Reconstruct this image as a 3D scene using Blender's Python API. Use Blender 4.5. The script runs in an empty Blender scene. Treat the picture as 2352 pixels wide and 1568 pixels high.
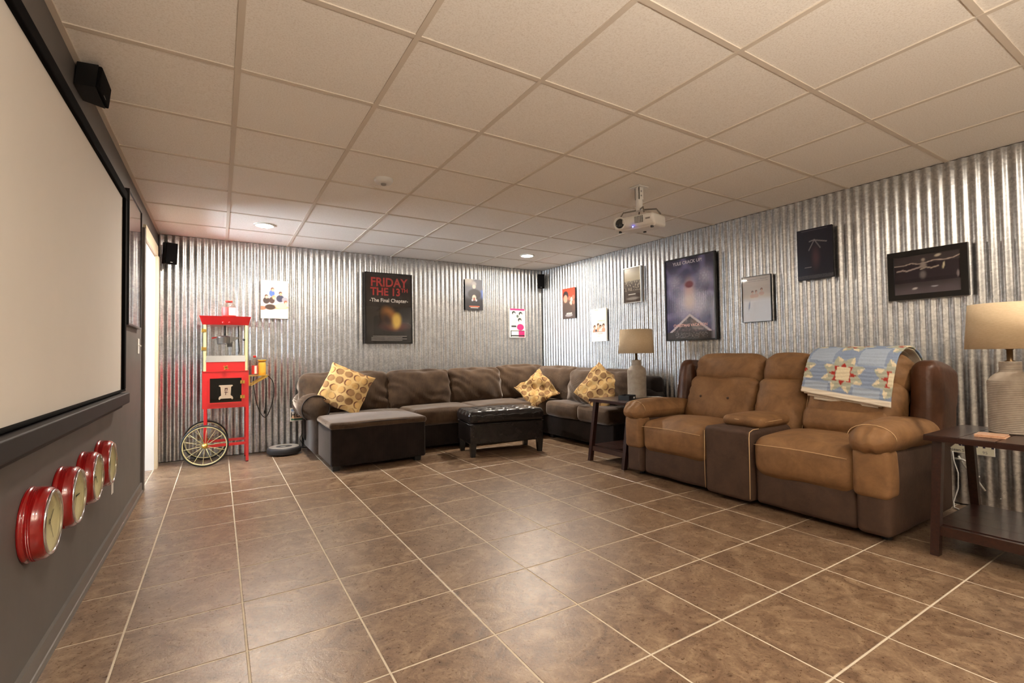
import bpy, math, random
from mathutils import Vector, Matrix, noise
random.seed(7)
S = bpy.context.scene
COL = S.collection

# ------------------------------------------------------------------ camera
CAM_H = 1.0581
CEIL = 2.339
cd = bpy.data.cameras.new('camera'); cam = bpy.data.objects.new('camera', cd); COL.objects.link(cam)
F_PX = 1094.57
cd.sensor_fit = 'HORIZONTAL'; cd.sensor_width = 36.0; cd.lens = 36.0 * F_PX / 2352.0
cd.clip_start = 0.02; cd.clip_end = 60
def cam_axes(yaw, pit, rol):
    f = Vector((math.sin(yaw)*math.cos(pit), math.cos(yaw)*math.cos(pit), math.sin(pit)))
    r = Vector((math.cos(yaw), -math.sin(yaw), 0)); u = r.cross(f)
    return r*math.cos(rol)+u*math.sin(rol), -r*math.sin(rol)+u*math.cos(rol), f
_r, _u, _f = cam_axes(.5521, .0267, -.014)
cam.matrix_world = Matrix(((_r.x, _u.x, -_f.x, 0), (_r.y, _u.y, -_f.y, 0), (_r.z, _u.z, -_f.z, CAM_H), (0, 0, 0, 1)))
S.camera = cam

# ------------------------------------------------------------------ world, exposure
w = bpy.data.worlds.new('world'); S.world = w; w.use_nodes = True
w.node_tree.nodes['Background'].inputs[0].default_value = (.55, .62, .75, 1)
w.node_tree.nodes['Background'].inputs[1].default_value = .3
S.view_settings.view_transform = 'Standard'; S.view_settings.look = 'None'
S.view_settings.gamma = 1; S.view_settings.use_curve_mapping = False
S.view_settings.exposure = 0.46
S.cycles.max_bounces = 12; S.cycles.diffuse_bounces = 6; S.cycles.glossy_bounces = 6; S.cycles.transparent_max_bounces = 12
NEARLIGHT = 330.0                      # the pair nearest the camera, dimmed
DOWNLIGHT = 780.0                       # radiance of the recessed lamps' lenses
DOWN_COL = (1.0, .88, .74)
UPLIGHT = 900.0                        # radiance of the unseen uplight added to brighten the ceiling
WINDOW = 48.0                          # radiance of the daylit window in the hall
WIN_COL = (.74, .86, 1.0)

# ------------------------------------------------------------------ colour / materials
def lin(c):
    return tuple(((x/255.)/12.92 if x/255. <= .04045 else ((x/255.+.055)/1.055)**2.4) for x in c)
MATS = {}
def mat(name, rgb=(200, 200, 200), rough=.5, metal=0., spec=.5, coat=0., coat_rough=.05, emit=None, estr=0., sheen=0.):
    if name in MATS: return MATS[name]
    m = bpy.data.materials.new(name); m.use_nodes = True
    b = m.node_tree.nodes['Principled BSDF']
    b.inputs['Base Color'].default_value = (*lin(rgb), 1)
    b.inputs['Roughness'].default_value = rough; b.inputs['Metallic'].default_value = metal
    b.inputs['Specular IOR Level'].default_value = spec
    b.inputs['Coat Weight'].default_value = coat; b.inputs['Coat Roughness'].default_value = coat_rough
    if sheen:
        b.inputs['Sheen Weight'].default_value = sheen; b.inputs['Sheen Roughness'].default_value = .4
    if emit:
        b.inputs['Emission Color'].default_value = (*emit, 1); b.inputs['Emission Strength'].default_value = estr
    MATS[name] = m
    return m
def N(m, t, **kw):
    n = m.node_tree.nodes.new(t)
    for k, v in kw.items(): setattr(n, k, v)
    return n
def L(m, a, b): m.node_tree.links.new(a, b)
def coords(m, scale=(1, 1, 1), rand=False):
    """object coordinates, optionally shifted by a per-object random"""
    tc = N(m, 'ShaderNodeTexCoord'); mp = N(m, 'ShaderNodeMapping'); mp.inputs['Scale'].default_value = scale
    if rand:
        oi = N(m, 'ShaderNodeObjectInfo'); mu = N(m, 'ShaderNodeVectorMath', operation='MULTIPLY')
        cx = N(m, 'ShaderNodeCombineXYZ')
        for k in range(3): L(m, oi.outputs['Random'], cx.inputs[k])
        L(m, cx.outputs[0], mu.inputs[0]); mu.inputs[1].default_value = (37, 91, 53)
        ad = N(m, 'ShaderNodeVectorMath', operation='ADD'); L(m, tc.outputs['Object'], ad.inputs[0]); L(m, mu.outputs[0], ad.inputs[1])
        L(m, ad.outputs[0], mp.inputs['Vector'])
    else:
        L(m, tc.outputs['Object'], mp.inputs['Vector'])
    return mp.outputs[0]
def ramp(m, fac, stops):
    r = N(m, 'ShaderNodeValToRGB'); e = r.color_ramp.elements
    while len(e) < len(stops): e.new(.5)
    for i, (p, c) in enumerate(stops): e[i].position = p; e[i].color = (*lin(c), 1)
    L(m, fac, r.inputs[0]); return r.outputs[0]
def noise_tex(m, vec, scale, detail=6, rough=.6, dist=0.):
    n = N(m, 'ShaderNodeTexNoise'); n.inputs['Scale'].default_value = scale; n.inputs['Detail'].default_value = detail
    n.inputs['Roughness'].default_value = rough; n.inputs['Distortion'].default_value = dist
    L(m, vec, n.inputs['Vector']); return n.outputs['Fac']
def bump(m, h, strength, dist=.01):
    b = N(m, 'ShaderNodeBump'); b.inputs['Strength'].default_value = strength; b.inputs['Distance'].default_value = dist
    L(m, h, b.inputs['Height']); L(m, b.outputs[0], m.node_tree.nodes['Principled BSDF'].inputs['Normal'])
def base_in(m): return m.node_tree.nodes['Principled BSDF'].inputs

def noisy(name, c0, c1, scale, rough=.8, bumpy=.2, bscale=None, dist=.004, rand=False, detail=6, sheen=0., spec=.5, stretch=(1, 1, 1), metal=0., coat=0.):
    if name in MATS: return MATS[name]
    m = mat(name, c0, rough, metal, spec, sheen=sheen, coat=coat)
    v = coords(m, stretch, rand)
    f = noise_tex(m, v, scale, detail)
    L(m, ramp(m, f, [(.3, c0), (.7, c1)]), base_in(m)['Base Color'])
    if bumpy: bump(m, noise_tex(m, v, bscale or scale*4, 4), bumpy, dist)
    return m

def m_tile():
    m = mat('floor_tile_glaze', (120, 95, 75), .36, spec=.8)
    v = coords(m, rand=True)
    a = noise_tex(m, v, 9, 10, .68, 1.4); b = noise_tex(m, v, 75, 6, .7, .8)
    mx = N(m, 'ShaderNodeMath', operation='MULTIPLY_ADD'); L(m, b, mx.inputs[0]); mx.inputs[1].default_value = .45; 
    sc = N(m, 'ShaderNodeMath', operation='MULTIPLY'); L(m, a, sc.inputs[0]); sc.inputs[1].default_value = .78
    L(m, sc.outputs[0], mx.inputs[2])
    L(m, ramp(m, mx.outputs[0], [(.38, (78, 59, 45)), (.53, (108, 85, 66)), (.63, (128, 104, 82)), (.76, (156, 133, 107))]), base_in(m)['Base Color'])
    r = N(m, 'ShaderNodeMapRange'); L(m, b, r.inputs[0]); r.inputs[1].default_value = .3; r.inputs[2].default_value = .7
    r.inputs[3].default_value = .25; r.inputs[4].default_value = .36; L(m, r.outputs[0], base_in(m)['Roughness'])
    bump(m, mx.outputs[0], .25, .006)
    return m
def m_galv():
    m = mat('galvanised_steel', (190, 192, 192), .34, metal=.94)
    v = coords(m, rand=True)
    vo = N(m, 'ShaderNodeTexVoronoi'); vo.inputs['Scale'].default_value = 75; L(m, v, vo.inputs['Vector'])
    sep = N(m, 'ShaderNodeSeparateColor'); L(m, vo.outputs['Color'], sep.inputs[0])
    nz = noise_tex(m, v, 9, 5)
    ad = N(m, 'ShaderNodeMath', operation='MULTIPLY_ADD'); L(m, sep.outputs[0], ad.inputs[0]); ad.inputs[1].default_value = .5; L(m, nz, ad.inputs[2])
    L(m, ramp(m, ad.outputs[0], [(.45, (178, 179, 181)), (.75, (195, 196, 196)), (1., (212, 212, 211))]), base_in(m)['Base Color'])
    r = N(m, 'ShaderNodeMapRange'); L(m, sep.outputs[1], r.inputs[0]); r.inputs[3].default_value = .33; r.inputs[4].default_value = .38
    L(m, r.outputs[0], base_in(m)['Roughness'])
    return m
def m_ceiltile():
    m = mat('ceiling_board', (226, 217, 205), .95, spec=.2)
    v = coords(m, rand=True)
    f = noise_tex(m, v, 140, 5, .7); g = noise_tex(m, v, 3, 2)
    L(m, ramp(m, f, [(.30, (222, 214, 203)), (.5, (241, 236, 228)), (.7, (246, 242, 236))]), base_in(m)['Base Color'])
    bump(m, f, .4, .003)
    return m
def m_wood(name, c0, c1, axis=(1, 14, 14), rough=.32, coat=.35):
    m = mat(name, c0, rough, coat=coat, coat_rough=.15)
    v = coords(m, axis, True)
    f = noise_tex(m, v, 4, 8, .65, .8)
    L(m, ramp(m, f, [(.3, c0), (.7, c1)]), base_in(m)['Base Color'])
    bump(m, f, .15, .002)
    return m
def m_leather(name, c0, c1, rough, wr=.3):
    m = mat(name, c0, rough, spec=.4)
    v = coords(m, rand=True)
    f = noise_tex(m, v, 7, 8, .7, .4)
    L(m, ramp(m, f, [(.3, c0), (.7, c1)]), base_in(m)['Base Color'])
    g = noise_tex(m, v, 26, 5, .6, 1.); bump(m, g, wr, .006)
    return m
def m_cord(name, c0, c1, sh=.45):
    m = mat(name, c0, .95, sheen=sh, spec=.2); base_in(m)['Sheen Tint'].default_value = (1, .92, .86, 1)
    v = coords(m)
    f = noise_tex(m, v, 8, 6)
    L(m, ramp(m, f, [(.3, c0), (.72, c1)]), base_in(m)['Base Color'])
    wv = N(m, 'ShaderNodeTexWave'); wv.inputs['Scale'].default_value = 32; wv.inputs['Distortion'].default_value = 1.; L(m, v, wv.inputs['Vector'])
    bump(m, wv.outputs['Fac'], .3, .004)
    return m
def m_glass(name, tint=(255, 255, 255), ior=1.45, rough=.02):
    if name in MATS: return MATS[name]
    m = bpy.data.materials.new(name); m.use_nodes = True; t = m.node_tree; t.nodes.remove(t.nodes['Principled BSDF'])
    o = t.nodes['Material Output']; tr = N(m, 'ShaderNodeBsdfTransparent'); tr.inputs[0].default_value = (*lin(tint), 1)
    gl = N(m, 'ShaderNodeBsdfGlossy'); gl.inputs['Roughness'].default_value = rough
    mx = N(m, 'ShaderNodeMixShader'); ge = N(m, 'ShaderNodeNewGeometry'); dt = N(m, 'ShaderNodeVectorMath', operation='DOT_PRODUCT')
    L(m, ge.outputs['Normal'], dt.inputs[0]); L(m, ge.outputs['Incoming'], dt.inputs[1]); ab = N(m, 'ShaderNodeMath', operation='ABSOLUTE'); L(m, dt.outputs['Value'], ab.inputs[0])
    iv = N(m, 'ShaderNodeMath', operation='SUBTRACT'); iv.inputs[0].default_value = 1.; L(m, ab.outputs[0], iv.inputs[1]); pw_ = N(m, 'ShaderNodeMath', operation='POWER'); L(m, iv.outputs[0], pw_.inputs[0]); pw_.inputs[1].default_value = 5.
    f0 = ((ior-1)/(ior+1))**2; ma = N(m, 'ShaderNodeMath', operation='MULTIPLY_ADD'); L(m, pw_.outputs[0], ma.inputs[0]); ma.inputs[1].default_value = 1-f0; ma.inputs[2].default_value = f0
    L(m, ma.outputs[0], mx.inputs[0]); L(m, tr.outputs[0], mx.inputs[1]); L(m, gl.outputs[0], mx.inputs[2]); L(m, mx.outputs[0], o.inputs[0])
    MATS[name] = m
    return m
def m_attr(name, rough=.6, spec=.4, bumpscale=0., coat=0., sheen=0.):
    if name in MATS: return MATS[name]
    m = mat(name, (200, 200, 200), rough, spec=spec, coat=coat, sheen=sheen)
    a = N(m, 'ShaderNodeVertexColor'); a.layer_name = 'Col'; L(m, a.outputs[0], base_in(m)['Base Color'])
    if bumpscale:
        v = coords(m); bump(m, noise_tex(m, v, bumpscale, 4), .3, .004)
    return m

TILE = m_tile(); GALV = m_galv(); CTILE = m_ceiltile()
GROUT = noisy('grout', (196, 184, 164), (214, 203, 184), 30, .9, .1)
CGRID = mat('ceiling_grid_paint', (212, 201, 186), .7)
WALLP = noisy('charcoal_paint', (94, 90, 88), (101, 97, 94), 6, .55, .08, 160, .002)
WHITEP = mat('white_paint', (236, 236, 234), .55)
CREAMP = mat('cream_trim_paint', (226, 214, 186), .4)
GREYTRIM = mat('grey_and_shaded_trim', (104, 99, 95), .4)
BLACK = mat('black_plastic', (17, 17, 18), .45)
BLACKSAT = mat('black_frame', (13, 13, 14), .3, coat=.3)
FELT = mat('black_velvet', (12, 11, 12), .95, spec=.1)
SCREEN = noisy('screen_fabric', (226, 220, 211), (229, 223, 214), 3, .85, .03, 400, .001)
CHROME = mat('chrome', (220, 220, 222), .12, 1.)
STEEL = mat('steel', (170, 172, 175), .28, 1.)
RED = mat('red_enamel', (208, 30, 34), .32, coat=.5)
REDCLOCK = mat('red_clock_enamel', (146, 10, 12), .22, coat=.7)
REDCAP = mat('red_cap', (225, 45, 35), .4)
BRASS = mat('brass', (214, 178, 92), .28, 1.)
CREAM = mat('cream_paint', (216, 208, 160), .35, coat=.3)
RUBBER = mat('rubber', (40, 40, 42), .6)
LAMPW = mat('plastic_white', (226, 224, 219), .4)
GLASS = m_glass('clear_glass')
TINT = m_glass('smoked_glass', (70, 45, 42))
DOME = m_glass('clock_glass', (245, 245, 235), 1.5)
WOOD = m_wood('dark_walnut', (32, 17, 13), (62, 34, 25))
WOODX = m_wood('dark_walnut_across', (32, 17, 13), (64, 35, 25), (14, 1, 14))
SUEDE = m_leather('tan_suede', (112, 80, 50), (146, 108, 70), .66)
SUEDEB = m_leather('brown_suede', (64, 46, 36), (84, 62, 48), .66)
LEATH = m_leather('brown_leather', (70, 42, 27), (92, 58, 38), .4)
THREAD = mat('pale_thread', (216, 182, 138), .7)
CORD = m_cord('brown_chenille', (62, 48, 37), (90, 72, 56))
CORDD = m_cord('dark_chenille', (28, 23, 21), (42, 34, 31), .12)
PIPING = mat('dark_piping', (40, 30, 25), .8)
BLEATH = m_leather('black_leather', (22, 19, 19), (36, 31, 30), .26, .18)
CERAM = noisy('grey_stoneware', (148, 136, 122), (172, 160, 146), 22, .6, .15, 90, .002)
LINEN = noisy('linen_shade', (200, 177, 142), (213, 192, 160), 60, .9, .25, 220, .002, stretch=(1, 1, 5))
PRINT = m_attr('poster_print', .45, .4)
GLOSSPRINT = m_attr('glossy_poster_print', .25, .5)
PILLOWM = m_attr('printed_fabric', .9, .2, 220, sheen=.2)
QUILTM = m_attr('quilted_cotton', .92, .15, 90)
QUILTW = noisy('cream_cotton', (222, 208, 186), (236, 226, 208), 40, .92, .4, 120, .004)

# ------------------------------------------------------------------ mesh builder
class MB:
    def __init__(s): s.v = []; s.f = []
    def add(s, vs, fs):
        o = len(s.v); s.v += [Vector(p) for p in vs]; s.f += [tuple(i+o for i in f) for f in fs]; return s
    def box(s, x0, x1, y0, y1, z0, z1):
        return s.add([(x, y, z) for x in (x0, x1) for y in (y0, y1) for z in (z0, z1)],
                     [(0, 1, 3, 2), (4, 6, 7, 5), (0, 4, 5, 1), (2, 3, 7, 6), (0, 2, 6, 4), (1, 5, 7, 3)])
    def frustum(s, b, t, z0, z1):
        """b,t = (x0,x1,y0,y1)"""
        vs = [(b[0], b[2], z0), (b[1], b[2], z0), (b[1], b[3], z0), (b[0], b[3], z0), (t[0], t[2], z1), (t[1], t[2], z1), (t[1], t[3], z1), (t[0], t[3], z1)]
        return s.add(vs, [(3, 2, 1, 0), (4, 5, 6, 7), (0, 1, 5, 4), (1, 2, 6, 5), (2, 3, 7, 6), (3, 0, 4, 7)])
    def soft(s, c, size, r, bulge=(0, 0, 0), n=8, M=None, fn=None, na=3):
        h = [x/2 for x in size]; r = min(r, min(h)*.999)
        T = []
        for k in range(3):
            a = r/h[k]; e = [-1+a*(1-math.cos(math.pi/2*i/na)) if False else -1+a*i/na for i in range(na)]
            mid = [-(1-a)+2*(1-a)*i/n for i in range(n+1)]
            T.append(e+mid+[-x for x in reversed(e)])
        idx = {}; vs = []; fs = []
        def vert(i, j, k):
            key = (i, j, k)
            if key in idx: return idx[key]
            p = [T[0][i], T[1][j], T[2][k]]; q = []; d = []
            for a in range(3):
                x = p[a]*h[a]; m_ = h[a]-r; cl = max(-m_, min(m_, x)); q.append(cl); d.append(x-cl)
            ln = math.sqrt(sum(x*x for x in d))
            v = [q[a]+(d[a]/ln*r if ln > 1e-9 else 0) for a in range(3)]
            for a in range(3):
                b_, c_ = (a+1) % 3, (a+2) % 3
                v[a] += bulge[a]*p[a]*(1-p[b_]**2)*(1-p[c_]**2)
            v = Vector(v)
            if fn: v = fn(v, p)
            if M: v = M @ v
            idx[key] = len(vs); vs.append(v+Vector(c)); return idx[key]
        n0, n1, n2 = len(T[0])-1, len(T[1])-1, len(T[2])-1
        for i in range(n0):
            for j in range(n1):
                fs.append((vert(i, j, 0), vert(i, j+1, 0), vert(i+1, j+1, 0), vert(i+1, j, 0)))
                fs.append((vert(i, j, n2), vert(i+1, j, n2), vert(i+1, j+1, n2), vert(i, j+1, n2)))
        for i in range(n0):
            for k in range(n2):
                fs.append((vert(i, 0, k), vert(i+1, 0, k), vert(i+1, 0, k+1), vert(i, 0, k+1)))
                fs.append((vert(i, n1, k), vert(i, n1, k+1), vert(i+1, n1, k+1), vert(i+1, n1, k)))
        for j in range(n1):
            for k in range(n2):
                fs.append((vert(0, j, k), vert(0, j, k+1), vert(0, j+1, k+1), vert(0, j+1, k)))
                fs.append((vert(n0, j, k), vert(n0, j+1, k), vert(n0, j+1, k+1), vert(n0, j, k+1)))
        return s.add(vs, fs)
    def cyl(s, p0, p1, r0, r1=None, n=16, caps=True):
        r1 = r0 if r1 is None else r1
        p0, p1 = Vector(p0), Vector(p1); d = (p1-p0).normalized()
        a = d.orthogonal().normalized(); b = d.cross(a)
        vs = []
        for p, r in ((p0, r0), (p1, r1)):
            for i in range(n):
                t = 2*math.pi*i/n; vs.append(p+a*math.cos(t)*r+b*math.sin(t)*r)
        fs = [(i, (i+1) % n, n+(i+1) % n, n+i) for i in range(n)]
        if caps: fs += [tuple(reversed(range(n))), tuple(range(n, 2*n))]
        return s.add(vs, fs)
    def lathe(s, prof, n=32, M=None, closed=False):
        """prof: (r,z) pairs round the local z axis"""
        vs = []; fs = []; m = len(prof)
        for i in range(n):
            t = 2*math.pi*i/n
            for r, z in prof:
                v = Vector((r*math.cos(t), r*math.sin(t), z)); vs.append(M @ v if M else v)
        for i in range(n):
            for j in range(m if closed else m-1):
                a = i*m+j; b = ((i+1) % n)*m+j; jn = (j+1) % m; fs.append((a, b, ((i+1) % n)*m+jn, i*m+jn))
        return s.add(vs, fs)
    def tube(s, pts, r, n=8):
        pts = [Vector(p) for p in pts]; vs = []; fs = []; up = None
        for i, p in enumerate(pts):
            d = (pts[min(i+1, len(pts)-1)]-pts[max(i-1, 0)]).normalized()
            if up is None: up = d.orthogonal().normalized()
            a = (up-d*up.dot(d)).normalized(); up = a; b = d.cross(a)
            rr = r(i) if callable(r) else r
            for k in range(n):
                t = 2*math.pi*k/n; vs.append(p+a*math.cos(t)*rr+b*math.sin(t)*rr)
        for i in range(len(pts)-1):
            for k in range(n):
                fs.append((i*n+k, i*n+(k+1) % n, (i+1)*n+(k+1) % n, (i+1)*n+k))
        fs += [tuple(reversed(range(n))), tuple((len(pts)-1)*n+k for k in range(n))]
        return s.add(vs, fs)
    def poly(s, pts, thick=None):
        return s.add(pts, [tuple(range(len(pts)))])
    def prism(s, pts2, x0, x1, axis='x'):
        """closed 2-D outline extruded along an axis; outline coordinates are the other two axes in order"""
        n = len(pts2); vs = []
        for x in (x0, x1):
            for a, b in pts2:
                vs.append({'x': (x, a, b), 'y': (a, x, b), 'z': (a, b, x)}[axis])
        return s.add(vs, [tuple(range(n)), tuple(reversed(range(n, 2*n)))]+[(i, n+i, n+(i+1) % n, (i+1) % n) for i in range(n)])
    def xf(s, M):
        s.v = [M @ v for v in s.v]; return s
    def mesh(s, name, m, smooth=False, colors=None):
        me = bpy.data.meshes.new(name); me.from_pydata([tuple(v) for v in s.v], [], s.f)
        if smooth: me.polygons.foreach_set('use_smooth', [True]*len(me.polygons))
        if m: me.materials.append(m)
        if colors:
            at = me.color_attributes.new('Col', 'FLOAT_COLOR', 'POINT')
            at.data.foreach_set('color', [x for c in colors for x in (*c, 1.)])
        me.update(); return me
    def build(s, name, m, parent=None, smooth=False, world=False, colors=None, fix=True):
        if world and parent:
            o = parent.location; s.v = [v-o for v in s.v]
        me = s.mesh(name, m, smooth, colors)
        if fix:
            import bmesh
            b = bmesh.new(); b.from_mesh(me); bmesh.ops.recalc_face_normals(b, faces=b.faces); b.to_mesh(me); b.free()
        ob = bpy.data.objects.new(name, me); COL.objects.link(ob)
        if parent: ob.parent = parent
        return ob
def put(name, me, parent=None, loc=(0, 0, 0)):
    o = bpy.data.objects.new(name, me); COL.objects.link(o); o.location = loc
    if parent: o.parent = parent
    return o
def tag(o, label, cat, group=None):
    o['label'] = label; o['category'] = cat
    if group: o['group'] = group
    return o
def thing(name, label, cat, loc, rz=0, group=None):
    o = bpy.data.objects.new(name, None); o.empty_display_size = .1; COL.objects.link(o)
    o.location = loc; o.rotation_euler = (0, 0, rz)
    return tag(o, label, cat, group)
def struct(o): o['kind'] = 'structure'; return o
def rx(a): return Matrix.Rotation(a, 4, 'X')
def ry(a): return Matrix.Rotation(a, 4, 'Y')
def rz_(a): return Matrix.Rotation(a, 4, 'Z')
def tr(x, y, z): return Matrix.Translation((x, y, z))

def text(parent, s, size, m, M, name='lettering', bold=0., sx=1.):
    cu = bpy.data.curves.new('t', 'FONT'); cu.body = s; cu.size = size; cu.align_x = 'CENTER'; cu.align_y = 'CENTER'; cu.offset = bold; cu.resolution_u = 3
    o = bpy.data.objects.new('t', cu); COL.objects.link(o)
    dg = bpy.context.evaluated_depsgraph_get(); me = bpy.data.meshes.new_from_object(o.evaluated_get(dg))
    bpy.data.objects.remove(o); bpy.data.curves.remove(cu)
    me.transform(Matrix.Diagonal((sx, 1, 1, 1))); me.transform(M)
    me.materials.clear(); me.materials.append(m); me.name = name
    ob = bpy.data.objects.new(name, me); COL.objects.link(ob); ob.parent = parent
    return ob
FLATFRONT = rx(math.pi/2)          # text plane -> facing local -y

# ------------------------------------------------------------------ room shell
LX, RX, BY, FY = -.53, 4.29, 6.05, -3.5     # wall planes (left paint, right backing, back backing, wall behind the camera)
DY0, DY1, DZ = 4.90, 5.73, 2.06              # doorway in the left wall
HX = -2.0                                     # far wall of the hall beyond the doorway
floor = struct(MB().box(HX-.1, RX+.1, FY-.1, 7.0, -.12, -.0012).build('floor', GROUT))
TS = .40090; TX0 = -.3784*.82; TY0 = .9737*.82
tcache = {}
def floor_tile(x0, x1, y0, y1):
    g = .0035; w_, d_ = x1-x0-2*g, y1-y0-2*g
    if w_ < .02 or d_ < .02: return
    key = (round(w_, 3), round(d_, 3))
    if key not in tcache:
        a, b, c = w_/2, d_/2, .0015
        tcache[key] = MB().frustum((-a, a, -b, b), (-a, a, -b, b), -.003, -.0008).frustum((-a, a, -b, b), (-a+c, a-c, -b+c, b-c), -.0008, 0).mesh('tile', TILE)
    put('tile', tcache[key], floor, ((x0+x1)/2, (y0+y1)/2, 0))
def cuts(o, s, lo, hi):
    k = math.floor((lo-o)/s); out = []
    while o+k*s < hi:
        a, b = max(lo, o+k*s), min(hi, o+(k+1)*s)
        if b-a > .02: out.append((a, b))
        k += 1
    return out
for xa, xb in cuts(TX0, TS, LX, 4.27):
    for ya, yb in cuts(TY0, TS, -1.2, 6.03): floor_tile(xa, xb, ya, yb)
for xa, xb in cuts(TX0, TS, -1.4, LX):
    for ya, yb in cuts(TY0, TS, DY0+.01, DY1-.01): floor_tile(xa, xb, ya, yb)

ceiling = struct(MB().box(HX-.1, RX+.1, FY-.1, 7.0, CEIL+.03, CEIL+.13).build('ceiling', WHITEP))
CT = .6096; CX0, CY0 = .071, 1.1895
ccache = {}
for xa, xb in cuts(CX0, CT, LX, RX):
    for ya, yb in cuts(CY0, CT, FY, BY):
        w_, d_ = xb-xa-.02, yb-ya-.02; key = (round(w_, 3), round(d_, 3))
        if key not in ccache: ccache[key] = MB().box(-w_/2, w_/2, -d_/2, d_/2, .0055, .02).mesh('ceiling_tile', CTILE)
        put('ceiling_tile', ccache[key], ceiling, ((xa+xb)/2, (ya+yb)/2, CEIL))
g = .012
for k in range(8):
    x = CX0+k*CT; MB().box(x-g, x+g, FY, BY, CEIL, CEIL+.03).build('grid_bar', CGRID, ceiling)
k = -7
while CY0+k*CT < BY:
    y = CY0+k*CT; MB().box(LX, RX, y-g, y+g, CEIL+.0008, CEIL+.03).build('grid_bar', CGRID, ceiling); k += 1
MB().box(LX, LX+.022, FY, BY, CEIL-.001, CEIL+.03).build('wall_angle', CGRID, ceiling)

# left wall (charcoal paint) with the doorway cut out
lw = MB().box(LX-.12, LX, FY, DY0, 0, CEIL+.03).box(LX-.12, LX, DY1, BY+.05, 0, CEIL+.03).box(LX-.12, LX, DY0, DY1, DZ, CEIL+.03)
wall_left = struct(lw.build('wall_left', WALLP))
bl = MB().box(LX, LX+.012, FY, DY0-.075, 0, .075).prism([(0, 0), (.022, 0), (.021, .008), (.016, .016), (.008, .021), (0, .022)], FY, DY0-.075, 'y')
for i in range(8, len(bl.v)): bl.v[i].x += LX
struct(bl.build('baseboard_left', GREYTRIM))
d = .07                                        # door casing
tr1 = MB().box(LX, LX+.02, DY0-d, DY0, 0, DZ+d).build('trim_1', GREYTRIM); struct(tr1)  # near casing is cream; its shade is put into the grey colour
tr2 = MB().box(LX, LX+.03, DY1, DY1+d+.02, 0, DZ).build('trim_2', CREAMP); struct(tr2)
tr3 = MB().box(LX, LX+.02, DY0, DY1+d+.02, DZ, DZ+.11).build('trim_3', CREAMP); struct(tr3)
jm = MB().box(LX-.13, LX+.005, DY1-.018, DY1, 0, DZ).box(LX-.13, LX, DY0, DY0+.018, 0, DZ).box(LX-.13, LX, DY0, DY1, DZ-.018, DZ)
struct(jm.build('trim_4', WHITEP))
# hall beyond the doorway, white painted, daylit by a blinded window
WY0, WY1, WZ0, WZ1 = 4.95, 5.95, .85, 2.05
hw = MB().box(HX-.1, HX, 4.0, WY0, 0, CEIL+.03).box(HX-.1, HX, WY1, 6.5, 0, CEIL+.03).box(HX-.1, HX, WY0, WY1, 0, WZ0).box(HX-.1, HX, WY0, WY1, WZ1, CEIL+.03)
struct(hw.build('wall_hall_far', WHITEP))
struct(MB().box(HX-.1, LX-.12, 6.4, 6.5, 0, CEIL+.03).build('wall_hall_back', WHITEP))
struct(MB().box(HX-.1, LX-.12, 4.0, 4.1, 0, CEIL+.03).build('wall_hall_front', WHITEP))
win = struct(MB().box(HX-.05, HX-.045, WY0, WY1, WZ0, WZ1).build('window_1', mat('daylit_pane', (255, 255, 255), .3, emit=WIN_COL, estr=WINDOW)))
fr = MB()
for a in (WY0, WY1-.05): fr.box(HX-.03, HX+.02, a, a+.05, WZ0, WZ1)
for a in (WZ0, WZ1-.05): fr.box(HX-.03, HX+.02, WY0, WY1, a, a+.05)
fr.build('window_frame', WHITEP, win)
slat = MB().box(-.001, .001, -.44, .44, -.014, .014).xf(ry(.9)).mesh('blind_slat', LAMPW)
for i in range(26): put('blind_slat', slat, win, (HX+.0, (WY0+WY1)/2, WZ0+.08+i*.04))

# corrugated back and right walls: a backing wall plus overlapping sheets
struct_back = struct(MB().box(LX-.12, RX+.12, BY, BY+.1, 0, CEIL+.03).build('wall_back', WALLP))
struct_right = struct(MB().box(RX, RX+.1, FY, BY, 0, CEIL+.03).build('wall_right', WALLP))
struct_front = struct(MB().box(LX-.12, RX+.1, FY-.1, FY, 0, CEIL+.03).build('wall_front', WHITEP))
PITCH, AMP, NC = .0635, .0068, 10
def sheet_mesh(n):
    vs = []; fs = []; m = 14*n
    for i in range(m+1):
        x = i*PITCH/14; t = 2*math.pi*i/14
        y = -AMP*math.sin(t)*(1.08-.08*math.sin(t)**2)
        for z in (.012, CEIL): vs.append((x, y, z))
    for i in range(m): fs.append((2*i, 2*i+2, 2*i+3, 2*i+1))
    b = MB().add(vs, fs)
    return b.mesh('corrugated_sheet', GALV, True)
SH = {n: sheet_mesh(n) for n in (NC+1, 6)}
screw = MB().lathe([(0, .003), (.003, .0026), (.004, .0008), (.004, 0), (0, 0)], 8, rx(math.pi/2))
def sheets(parent, org, rz, length, nmax):
    x = 0; k = 0; scr = MB()
    while x < length-.05:
        n = NC if (length-x) > NC*PITCH else max(1, math.ceil((length-x)/PITCH-.25))
        me = SH[NC+1] if n == NC else sheet_mesh(n)
        o = put('corrugated_sheet', me, parent, org+Matrix.Rotation(rz, 3, 'Z') @ Vector((x, -.0012*(k % 2), 0))); o.rotation_euler.z = rz
        for zz in (.10, .60, 1.08, 1.56, 2.05):
            for j in range(1, n, 4):
                scr.add([Matrix.Rotation(rz, 3, 'Z') @ (v+Vector((x+(j+.25)*PITCH, -AMP-.001, zz+.012*((j*7+k*3) % 3-1))))+org for v in screw.v], screw.f)
        x += n*PITCH; k += 1
    s_ = scr.build('screws', mat('zinc', (214, 214, 210), .55, .5), parent); s_['kind'] = 'stuff'
sheets(struct_back, Vector((LX+.002, 6.028, 0)), 0, 4.285-LX, 8)
sheets(struct_right, Vector((4.275, 6.02, 0)), -math.pi/2, 9.5, 13)

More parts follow.
